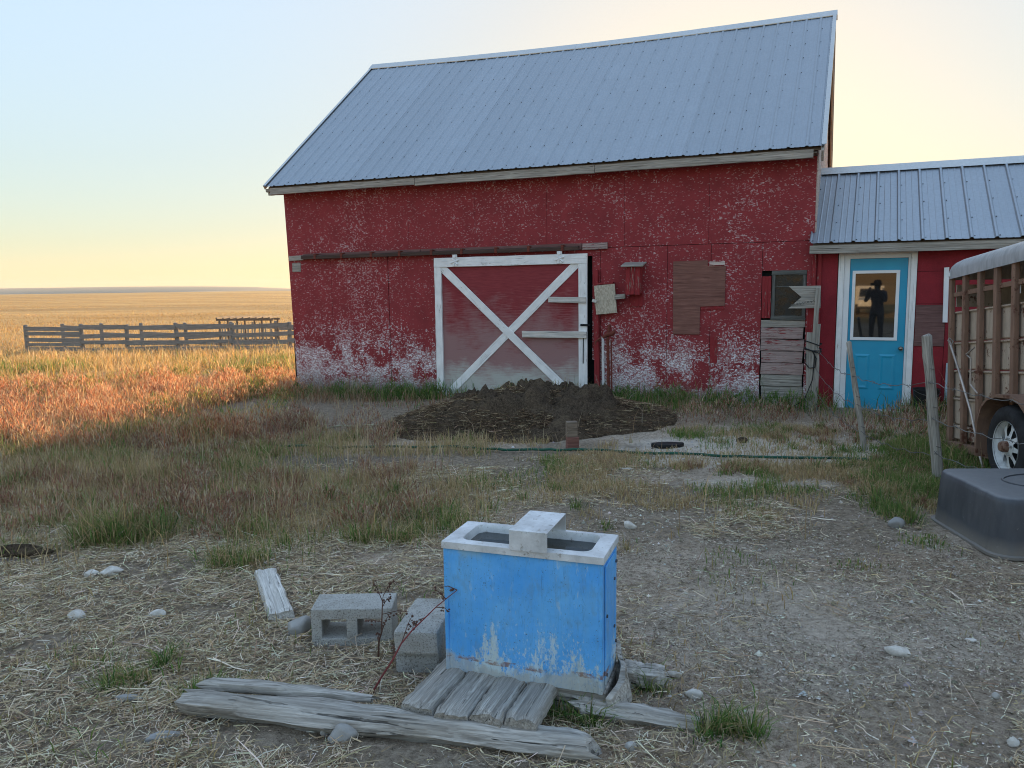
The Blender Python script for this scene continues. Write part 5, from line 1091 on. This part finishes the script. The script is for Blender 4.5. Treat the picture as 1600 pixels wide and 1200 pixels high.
tufts = [(-2.8, 5.2, .42, .22, 1.0, .30), (-3.3, 5.0, .35, .16, .7, .2), (-1.0, 5.05, .22, .13, 1.0, .17), (-1.72, 4.62, .30, .14, .9, .15), (-.75, 4.98, .2, .12, .8, .14), (-1.9, 5.25, .35, .2, .7, .22), (-1.32, 3.02, .09, .07, 1, .10), (-1.68, 3.16, .13, .09, .8, .10), (-1.95, 3.33, .1, .08, .6, .08), (.76, 2.66, .12, .07, 1, .10), (.24, 2.80, .10, .07, 1, .10), (.55, 2.98, .13, .08, .8, .07), (2.72, 5.35, .22, .3, .8, .12), (2.62, 4.75, .16, .2, .6, .07), (1.75, 5.35, .4, .2, .6, .07), (1.2, 5.7, .5, .25, .7, .08), (3.1, 6.0, .5, .5, .9, .13), (4.0, 7.2, .7, .7, 1, .16), (-2.3, 6.2, .5, .3, .8, .22), (-3.4, 7.1, .5, .3, .7, .25), (-2.6, 7.4, .45, .25, .7, .25), (-.2, 6.4, .7, .25, .5, .10), (.7, 6.15, .7, .3, .7, .10), (1.9, 6.0, .8, .3, .6, .09), (-4.0, 6.4, .5, .35, .6, .22), (2.0, 4.3, .2, .15, .35, .06), (1.3, 4.55, .2, .12, .3, .06)]
def tuft_h(x, y):
    d = np.zeros_like(x); hh = np.full_like(x, .08)
    for cx, cy, rx, ry, k, h in tufts:
        e = np.hypot((x - cx) / rx, (y - cy) / ry) + (NZ[4](x, y, 3, 3) - .5) * .9; v = k * (1 - sstep(.35, 1.05, e)); hh = np.where(v > d, h * (.55 + .45 * v), hh); d = np.maximum(d, v)
    return d, hh
def base_wall(x, y):   # distance in front of the buildings
    a = R(-23); c, s = math.cos(a), math.sin(a); dx, dy = x - BX, y - BY; u, v = dx * c + dy * s, -dx * s + dy * c; return u, v
pile_m = lambda x, y: 1 - sstep(.8, 1.05, np.hypot((x - .20) / 2.0, (y - 9.75) / 1.35))
# 1. straw litter over the whole yard
def d_straw(x, y):
    mud, grav, brown = patches(x, y); n = NZ[6](x, y, 1.3, 4); left = sstep(.9, -.4, x + .15 * (y - 3)); t = .08 + .62 * left + .30 * brown
    t = t + .75 * (1 - sstep(.5, 1.3, np.hypot((x + .95) / .9, (y - 3.9) / .75))) + .5 * (1 - sstep(.4, 1.2, np.hypot((x - 1.9) / .7, (y - 2.75) / .5))) + .25 * (1 - sstep(.4, 1.2, np.hypot((x - 1.7) / .6, (y - 5.2) / .5)))
    n3 = NZ[0](x, y, 5.5, 3); t = t * (.10 + 2.0 * sstep(.40, .62, n)) * (.35 + 1.2 * sstep(.38, .6, n3)) * (1 - .8 * mud) * (1 - .75 * grav); return t * wedge(x, y, .8) * (1 - .75 * sstep(7, 12, y))
x, y = sample(420000, -6, 5.5, 2.1, 7.5, lambda x, y: d_straw(x, y))
n = len(x); lg = RNG.random(n); L = np.where(lg > .965, RNG.uniform(.10, .28, n), RNG.gamma(1.9, .022, n) + .010)
bleach = np.where((RNG.random(n) < .5)[:, None], pick([(.40, .30, .185), (.30, .22, .135), (.48, .37, .235)], n, .2), pick([(.64, .53, .36), (.72, .62, .45), (.55, .44, .285), (.78, .70, .54)], n, .15))
o = straws('straw_litter', x, y, gz(x, y), L, RNG.uniform(.0009, .0030, n) * (1 + .07 * y), RNG.uniform(0, 2 * math.pi, n), bleach); tag(o, 'dry bleached straw scattered over the yard', 'straw', kind='stuff')
# crumbs of chaff and trampled litter over the bare dirt
x, y = sample(210000, -2.5, 4.8, 2.15, 6.0, lambda x, y: (.18 + .8 * sstep(.40, .60, NZ[1](x, y, 2.6, 4))) * (.35 + .65 * sstep(-.6, .5, x)) * wedge(x, y, .4) * (1 - .5 * sstep(4, 6, y))); n = len(x)
o = straws('chaff', x, y, gz(x, y) - .004, RNG.gamma(2.0, .006, n) + .004, RNG.uniform(.0012, .0032, n), RNG.uniform(0, 6.28, n), pick([(.28, .225, .165), (.18, .14, .10), (.40, .33, .25), (.60, .52, .41), (.70, .64, .53), (.14, .11, .08)], n)); tag(o, 'fine trampled chaff over the bare dirt', 'chaff', kind='stuff')
# grit, clods and chips on the bare dirt
x, y = sample(26000, -4, 4.5, 2.2, 8.5, lambda x, y: (.25 + .75 * sstep(-.3, .8, x)) * (.3 + .7 * sstep(.4, .6, NZ[2](x, y, 2, 3))) * wedge(x, y, .6) * (1 - .7 * sstep(4.5, 6.5, y) + .6 * patches(x, y)[1])); n = len(x)
r_ = RNG.gamma(2.0, .0022, n) + .0015; ok_ = np.array([(1, 0, 0), (-1, 0, 0), (0, 1, 0), (0, -1, 0), (0, 0, 1), (0, 0, -.5)], float); V = ok_[None] * r_[:, None, None] * RNG.uniform(.5, 1.4, (n, 6, 1)); V += np.stack([x, y, gz(x, y) + r_ * .3], -1)[:, None]
Fo = np.array([(0, 2, 4), (2, 1, 4), (1, 3, 4), (3, 0, 4)]); F = (np.arange(n)[:, None, None] * 6 + Fo[None]).reshape(-1, 3)
o = np_mesh('grit', V.reshape(-1, 3), F, 3, 'straw', np.repeat(pick([(.50, .45, .38), (.36, .31, .26), (.66, .62, .55), (.22, .18, .14)], n), 6, 0)); tag(o, 'small pebbles and crumbs on the bare dirt', 'gravel', kind='stuff')
# 2. straw and stalks on the manure pile
x, y = sample(60000, -2.2, 2.8, 8.2, 11.3, lambda x, y: pile_m(x, y) * (.35 + .9 * sstep(.40, .56, NZ[3](x, y, 2.6, 3))))
n = len(x); o = straws('pile_straw', x, y, pile_z(x, y) + .015, RNG.gamma(2.0, .030, n) + .015, RNG.uniform(.002, .0045, n), RNG.uniform(0, 6.28, n), pick([(.20, .135, .08), (.28, .19, .115), (.12, .08, .05), (.16, .11, .07), (.50, .38, .23), (.09, .062, .04)], n)); tag(o, 'matted old straw on the manure pile', 'straw', kind='stuff')
# 3. short grass: green and dry mixed, low turf between the yard and the barn
def d_turf(x, y):
    mud, grav, brown = patches(x, y); n = NZ[5](x, y, 1.5, 4); d, _ = tuft_h(x, y)
    band = sstep(4.9, 5.8, y + .25 * (x < 0)) * (1 - sstep(8.3, 9.2, y)); lb = sstep(.6, -.6, x + .5 * (y - 5)) * sstep(4.6, 5.3, y) * (1 - sstep(6.6, 7.6, y)) * sstep(.36, .56, NZ[3](x, y, 1.9, 4)); t = band * sstep(.46, .62, n) * np.where(x < .3, .22, .85) + .05 * sstep(.5, .65, n); t = np.maximum(np.maximum(t, d * 1.0), lb * .28)
    t = t * (1 - mud * .95) * (1 - grav * .93) * (1 - .9 * pile_m(x, y)); return t * wedge(x, y)
x, y = sample(520000, -6.5, 6, 2.2, 9.2, d_turf); n = len(x); d, hh = tuft_h(x, y); hh = np.where((x < -.2) & (y > 4.6), np.maximum(hh, .15), hh); green = sstep(.40, .66, NZ[7](x, y, 1.1, 3) + .25 * d - .03 * np.abs(x - 1.5) * 0)
isg = RNG.random(n) < green * np.where(x > .2, .9, .48); cb = np.where(isg[:, None], pick(GRN + DGR, n), pick(OLV + DRY, n)); ct = np.where(isg[:, None], pick(GRN + OLV, n), pick(DRY, n))
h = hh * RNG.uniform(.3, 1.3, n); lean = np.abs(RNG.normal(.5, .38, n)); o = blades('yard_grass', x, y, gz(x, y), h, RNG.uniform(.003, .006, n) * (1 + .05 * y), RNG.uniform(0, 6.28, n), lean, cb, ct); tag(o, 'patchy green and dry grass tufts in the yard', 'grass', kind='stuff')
# 4. taller dry stand on the left, shaded
def d_tall(x, y):
    mud, grav, brown = patches(x, y); n = NZ[2](x, y, 1.3, 4); n2 = NZ[0](x, y, 4.5, 2); e = sstep(-.6, -2.0, x + .35 * (y - 6)); return e * sstep(5.6, 6.8, y) * sstep(.40, .58, n) * (.25 + .9 * sstep(.42, .6, n2)) * wedge(x, y, 2) * (1 - .85 * mud) * (1 - pile_m(x, y))
x, y = sample(130000, -9, 0, 4.8, 10.5, d_tall); n = len(x); k = NZ[6](x, y, 1.1, 3); red = sstep(.50, .60, k); gr = sstep(.47, .38, k)
r_ = RNG.random(n); c0 = np.where((r_ < red * .7)[:, None], pick(MAUV, n), np.where((r_ > 1 - gr * .75)[:, None], pick(GRN + OLV, n), pick(OLD + DRY + OLV, n)))
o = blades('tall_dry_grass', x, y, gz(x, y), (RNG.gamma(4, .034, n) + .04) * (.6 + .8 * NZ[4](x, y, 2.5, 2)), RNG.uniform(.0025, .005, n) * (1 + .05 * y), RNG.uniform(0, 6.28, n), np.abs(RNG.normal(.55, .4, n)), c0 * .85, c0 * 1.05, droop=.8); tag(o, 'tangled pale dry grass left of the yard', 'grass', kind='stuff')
# 4b. tussocks: blades springing from shared roots
def tussocks(name, label, cx, cy, per, rad, hgt, pal, lean=.45):
    X, Y, H, A, Ln, CB, CT = [], [], [], [], [], [], []
    for i in range(len(cx)):
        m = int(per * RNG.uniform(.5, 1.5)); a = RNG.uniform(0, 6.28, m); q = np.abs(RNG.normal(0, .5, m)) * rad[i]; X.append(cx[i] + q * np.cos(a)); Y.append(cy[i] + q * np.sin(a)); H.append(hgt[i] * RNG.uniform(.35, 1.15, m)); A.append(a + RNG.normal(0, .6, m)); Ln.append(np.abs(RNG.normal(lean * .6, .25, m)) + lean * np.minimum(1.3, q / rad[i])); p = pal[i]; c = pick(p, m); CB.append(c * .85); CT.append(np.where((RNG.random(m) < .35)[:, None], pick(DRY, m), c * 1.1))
    X, Y, H, A, Ln, CB, CT = map(np.concatenate, (X, Y, H, A, Ln, CB, CT)); k = ~inside_any(X, Y); X, Y, H, A, Ln, CB, CT = [q[k] for q in (X, Y, H, A, Ln, CB, CT)]
    return tag(blades(name, X, Y, gz(X, Y), H, RNG.uniform(.0025, .005, len(X)) * (1 + .05 * Y), A, np.minimum(Ln, 1.35), CB, CT, droop=.7), label, 'grass', kind='stuff')
# pasture and path share the bare track mask
def d_tus(x, y):
    mud = patches(x, y)[0]; n = NZ[1](x, y, 1.1, 3); left = sstep(.9, -.3, x + .55 * (y - 5)) * sstep(4.5, 5.2, y + .12 * x) * (1 - sstep(9, 10, y)) * (.12 + .88 * sstep(.44, .56, NZ[6](x, y, 1.7, 3))); rt_ = sstep(.2, .8, x) * sstep(5.2, 5.8, y) * (1 - sstep(6.8, 7.3, y)) * .85; r2 = sstep(2.5, 3.0, x) * sstep(5.0, 6, y) * (1 - sstep(8.3, 9, y)) * .8
    return np.maximum.reduce([left * sstep(.36, .55, n), rt_ * sstep(.4, .6, n), r2]) * (1 - mud) * (1 - .8 * patches(x, y)[1]) * wedge(x, y, 1)
cx, cy = sample(3600, -8, 5, 4.4, 9.8, d_tus); m = len(cx); kk = NZ[7](cx, cy, .9, 3) + RNG.normal(0, .09, m)
pal = [GRN + DGR if (k > .60 or (x_ > .3 and k > .42)) else (MAUV + OLD + MAUV if (k < .43 and y_ > 5.3) else (OLV + DRY if k < .5 else OLV + GRN + OLD)) for k, x_, y_ in zip(kk, cx, cy)]
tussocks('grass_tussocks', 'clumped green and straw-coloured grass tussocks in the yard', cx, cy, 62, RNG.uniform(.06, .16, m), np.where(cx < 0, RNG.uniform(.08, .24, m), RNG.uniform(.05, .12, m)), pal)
tc = [(-2.8, 5.15), (-2.65, 5.2), (-2.95, 5.22), (-2.5, 5.3), (-1.0, 5.02), (-.85, 5.05), (-1.7, 4.6), (-1.85, 4.66), (-1.33, 3.0), (-1.27, 3.05), (-1.66, 3.16), (-1.75, 3.12), (-1.6, 3.32), (.74, 2.66), (.8, 2.7), (.70, 2.63), (.86, 2.64), (.22, 2.80), (.28, 2.76), (.16, 2.83), (.55, 2.98), (2.72, 5.35), (2.74, 5.15), (2.7, 5.55), (2.80, 5.75)]
tc = np.array(tc); m = len(tc); tussocks('green_tufts', 'fresh green grass tufts by the logs, blocks and tub', tc[:, 0], tc[:, 1], 95, np.where(tc[:, 1] > 4.5, .16, .075), np.where(tc[:, 0] < -2.4, .30, np.where(tc[:, 1] > 4.5, .17, .12)), [DGR + GRN] * m, .5)
mx = RNG.normal(.15, .55, 46); my = 10.12 + RNG.normal(0, .09, 46) - .39 * (mx - .15); X, Y = np.repeat(mx, 26) + RNG.normal(0, .03, 46 * 26), np.repeat(my, 26) + RNG.normal(0, .03, 46 * 26); nb = len(X); cg = pick(GRN + OLV + DRY, nb)
tag(blades('mound_grass', X, Y, pile_z(X, Y) - .02, RNG.uniform(.05, .20, nb), RNG.uniform(.005, .008, nb), RNG.uniform(0, 6.28, nb), np.abs(RNG.normal(.35, .25, nb)), cg * .85, cg), 'sparse grass on the crest of the manure pile', 'grass', kind='stuff')
# 5. growth along the foot of the barn and shed
def d_foot(x, y):
    u, v = base_wall(x, y); n = NZ[4](x, y, 1.4, 3); near = sstep(-1.7, -.25, v) * (v < 0); door = 1 - .85 * (sstep(-5.2, -4.9, u) * (1 - sstep(-3.7, -3.4, u))); dd_ = 1 - .8 * (np.abs(u - .75) < .38) * (v > -.7)
    return near * door * dd_ * (1 - .9 * bare_track(x, y)) * (.25 + .9 * sstep(.40, .58, n)) * (1 - .8 * pile_m(x, y)) * (1 - .75 * patches(x, y)[1])
x, y = sample(150000, -5.5, 8.5, 6.5, 14.5, d_foot); n = len(x); u, v = base_wall(x, y); k = NZ[1](x, y, 1.1, 3); isg = RNG.random(n) < np.where(v > -.8, .72, .35) * sstep(.35, .5, k)
cb = np.where(isg[:, None], pick(DGR + GRN, n), pick(OLD + MAUV, n)); ct = np.where(isg[:, None], pick(GRN + DGR, n), pick(OLD + DRY + MAUV, n))
o = blades('wall_foot_grass', x, y, gz(x, y), (RNG.gamma(5, .035, n) + .04) * (.55 + .6 * sstep(-1.2, -.1, v)), RNG.uniform(.006, .011, n), RNG.uniform(0, 6.28, n), np.abs(RNG.normal(.35, .25, n)), cb, ct); tag(o, 'dark green grass and weeds along the barn foot', 'grass', kind='stuff')
# 6. bushy weeds: clouds of fine twigs around stems
def bushes(name, spots, cols, label, per=420, mat='blade'):
    X, Y, Z, H, A, Ln, C = [], [], [], [], [], [], []
    for cx, cy, r0, h0 in spots:
        m = int(per * (r0 / .25) ** 1.3); a = RNG.uniform(0, 6.28, m); q = np.sqrt(RNG.random(m)); zz = RNG.random(m) ** .8; prof = np.sqrt(np.maximum(.05, 1 - (zz - .35) ** 2 / .55))
        px_, py_ = cx + r0 * q * prof * np.cos(a), cy + r0 * q * prof * np.sin(a); X.append(px_); Y.append(py_); Z.append(gz(px_, py_) + zz * h0 * (1 - .5 * q ** 2)); H.append(RNG.uniform(.03, .09, m) * (.6 + h0)); A.append(a + RNG.normal(0, .8, m)); Ln.append(np.abs(RNG.normal(.7, .4, m))); C.append(pick(cols, m) * (.9 + .25 * RNG.random()))
    X, Y, Z, H, A, Ln, C = map(np.concatenate, (X, Y, Z, H, A, Ln, C)); k = ~inside_any(X, Y); X, Y, Z, H, A, Ln, C = [q[k] for q in (X, Y, Z, H, A, Ln, C)]
    return tag(blades(name, X, Y, Z, H, np.full(len(X), .004) * (1 + .10 * np.abs(Y)), A, Ln, C * .9, C * 1.1, mat, .3), label, 'weeds', kind='stuff')
sp = []
xs_, ys_ = sample(2600, -24, -2.5, 8.0, 22, lambda x, y: (sstep(.36, .52, NZ[3](x, y, .35, 3)) * sstep(-3.0, -4.0, x + .06 * (y - 10)) * sstep(8.2, 9.4, y) * (1 - .9 * bare_track(x, y)) * (1 - sstep(15.5, 18, y)) * wedge(x, y, 3)))
sp = [(a, b, random.uniform(.18, .34), random.uniform(.25, .5)) for a, b in zip(xs_, ys_)][:900]
bushes('red_weeds', sp, REDW, 'rust red sunlit weeds beyond the barn shadow', 210)
bx3, by3 = sample(900, -20, -3.5, 9, 18, lambda x, y: sstep(.52, .60, NZ[4](x, y, .5, 3)) * sstep(-3.2, -4.2, x + .06 * (y - 10)) * wedge(x, y, 2) * (1 - bare_track(x, y)))
bushes('yellow_weeds', [(a, b, random.uniform(.18, .32), random.uniform(.25, .42)) for a, b in zip(bx3, by3)][:260], OLV + GOLD + GRN, 'yellow green weeds among the rust red ones', 230)
sp = [(-3.05 + .1 * k, 9.9 + .25 * math.sin(k), .22, .32) for k in range(6)] + [(-1.9, 9.7, .3, .35), (2.3, 9.3, .3, .3), (2.7, 9.5, .28, .34), (3.0, 9.2, .3, .3), (4.9, 8.8, .3, .35), (5.3, 8.6, .3, .4), (4.55, 8.9, .25, .3), (3.3, 9.3, .22, .26), (-2.2, 6.6, .25, .22), (-1.0, 6.2, .25, .18), (-2.9, 6.8, .25, .24), (-.75, 5.75, .3, .16), (-1.5, 5.9, .28, .2), (3.75, 8.3, .3, .2), (4.3, 8.2, .3, .24)]
bx2, by2 = sample(420, -7.5, 0, 5.2, 10.2, lambda x, y: sstep(.46, .56, NZ[3](x, y, .9, 3)) * sstep(-.3, -1.2, x + .2 * (y - 6)) * wedge(x, y, 1)); sp += [(a, b, random.uniform(.12, .25), random.uniform(.12, .28)) for a, b in zip(bx2, by2)]
bushes('brown_weeds', sp, MAUV + OLD, 'dull brown bushy weeds in the shaded yard', 300)
# 7. sunlit pasture
def pasture(n, y0, y1, dens, hmul, wk, name, label, cols, x0=-60, x1=2):
    y = y0 * (y1 / y0) ** RNG.random(n); x = RNG.uniform(-.74, .05, n) * y - RNG.random(n) * 2; k = RNG.random(n) < dens(x, y); k &= ~inside_any(x, y); x, y = x[k], y[k]; n = len(x); nn = NZ[2](x, y, .35, 3); C = cols(x, y, nn, n)
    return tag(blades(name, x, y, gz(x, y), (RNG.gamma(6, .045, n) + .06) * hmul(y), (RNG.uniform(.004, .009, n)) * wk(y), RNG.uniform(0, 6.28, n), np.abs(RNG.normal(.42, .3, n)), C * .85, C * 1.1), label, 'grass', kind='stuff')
def c_near(x, y, nn, n):
    gr = sstep(.5, .62, NZ[5](x, y, .3, 3)) * sstep(17, 19, y) * (1 - sstep(24, 28, y)); r_ = RNG.random(n); rd = sstep(.34, .5, NZ[3](x, y, .35, 3)) * (1 - sstep(14, 17, y))
    return np.where((r_ < rd * .75)[:, None], pick(REDW + DRY, n), np.where((r_ > 1 - .65 * gr)[:, None], pick(OLV + GRN, n), pick(GOLD + DRY, n)))
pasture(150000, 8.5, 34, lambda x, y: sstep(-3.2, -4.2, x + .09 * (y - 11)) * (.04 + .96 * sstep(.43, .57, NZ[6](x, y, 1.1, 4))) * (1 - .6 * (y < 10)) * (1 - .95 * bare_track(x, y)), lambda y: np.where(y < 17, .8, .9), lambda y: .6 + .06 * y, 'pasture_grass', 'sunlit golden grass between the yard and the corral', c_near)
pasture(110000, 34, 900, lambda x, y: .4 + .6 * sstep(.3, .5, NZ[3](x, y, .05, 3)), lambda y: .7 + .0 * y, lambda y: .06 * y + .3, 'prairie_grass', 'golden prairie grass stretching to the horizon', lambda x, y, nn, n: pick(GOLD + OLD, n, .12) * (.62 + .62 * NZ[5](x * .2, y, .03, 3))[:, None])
gw = []
for u in list(np.linspace(-8.5, -5.6, 13)) + list(np.linspace(-2.9, .1, 12)) + [1.5, 1.8, 2.1, 2.4]:
    p = bpt(u + random.uniform(-.1, .1), -.22 - random.random() * .3, 0); gw.append((p.x, p.y, random.uniform(.14, .24), random.uniform(.16, .34)))
bushes('green_weeds', gw, DGR + GRN, 'dark leafy green weeds along the foot of the walls', 330)
x, y = sample(5200, -8, 4.5, 3.0, 10.5, lambda x, y: (sstep(.5, -1, x) * .8 + .2) * sstep(4.2, 5.2, y) * sstep(.4, .6, NZ[5](x, y, 1.2, 3)) * wedge(x, y, 1) * (1 - pile_m(x, y)) * (1 - patches(x, y)[1])); n = len(x); c = pick(DRY + OLD, n, .12)
tag(blades('seed_stalks', x, y, gz(x, y), RNG.uniform(.18, .42, n), RNG.uniform(.003, .005, n) * (1 + .04 * y), RNG.uniform(0, 6.28, n), np.abs(RNG.normal(.3, .25, n)), c, c * 1.15, droop=.9), 'thin pale seed stalks standing above the grass', 'grass', kind='stuff')
# 8. the red-stemmed weed by the waterer and dead stalks
def weed(label, base, tip, seed, col_mat, seeds=True):
    rr = random.Random(seed); b = Vector(base); e = Vector(tip); t_ = thing('dead_weed', label, 'weed', base); pts = []
    for k in range(9):
        s = k / 8; p = lerp(b, e, s) - b; p.z += .10 * math.sin(math.pi * s) * (e - b).length; p += Vector((rr.uniform(-1, 1), rr.uniform(-1, 1), 0)) * .006; pts.append(p)
    MB().tube(pts, [.005 - .0035 * k / 8 for k in range(9)], 6).build('stem', col_mat, t_, smooth=60)
    for k in range(2, 9):
        p = pts[k]; d = Vector((rr.uniform(-1, 1), rr.uniform(-1, 1), rr.uniform(-.2, 1))).normalized() * rr.uniform(.05, .12); tw_ = MB().tube([p, p + d * .6 + Vector((0, 0, .01)), p + d], [.002, .0016, .001], 5)
        for q in range(7):
            c = p + d * (.35 + .1 * q) + Vector((rr.uniform(-1, 1), rr.uniform(-1, 1), rr.uniform(-1, 1))) * .010; r_ = rr.uniform(.004, .007); tw_.add([c + Vector((r_, 0, 0)), c - Vector((r_, 0, 0)), c + Vector((0, r_, 0)), c - Vector((0, r_, 0)), c + Vector((0, 0, r_)), c - Vector((0, 0, r_))], [(0, 2, 4), (2, 1, 4), (1, 3, 4), (3, 0, 4), (2, 0, 5), (1, 2, 5), (3, 1, 5), (0, 3, 5)])
        tw_.build('twig', 'weed_brown', t_)
plain('weed_red', (.20, .05, .05), .7, var=.2); plain('weed_brown', (.10, .05, .035), .8, var=.3)
weed('red-stemmed dead weed arching across the concrete block', (-.60, 3.02, g1(-.6, 3.02)), (-.235, 2.98, .44), 3, 'weed_red')
weed('brown dead weed standing between the two concrete blocks', (-.62, 3.30, g1(-.62, 3.3)), (-.58, 3.28, .30), 8, 'weed_brown')
# ------------------------------------------------------------------ evening haze over the prairie
t = NT('air'); t.t.links.new(t.n('VolumePrincipled', Color=(.80, .86, .95), Density=3e-5, Anisotropy=.0).outputs[0], t.out.inputs['Volume']); M['air'] = t.m
tag(MB().box((-9600, -2900, -30), (7700, 9600, 140)).build('haze', 'air'), kind='stuff')
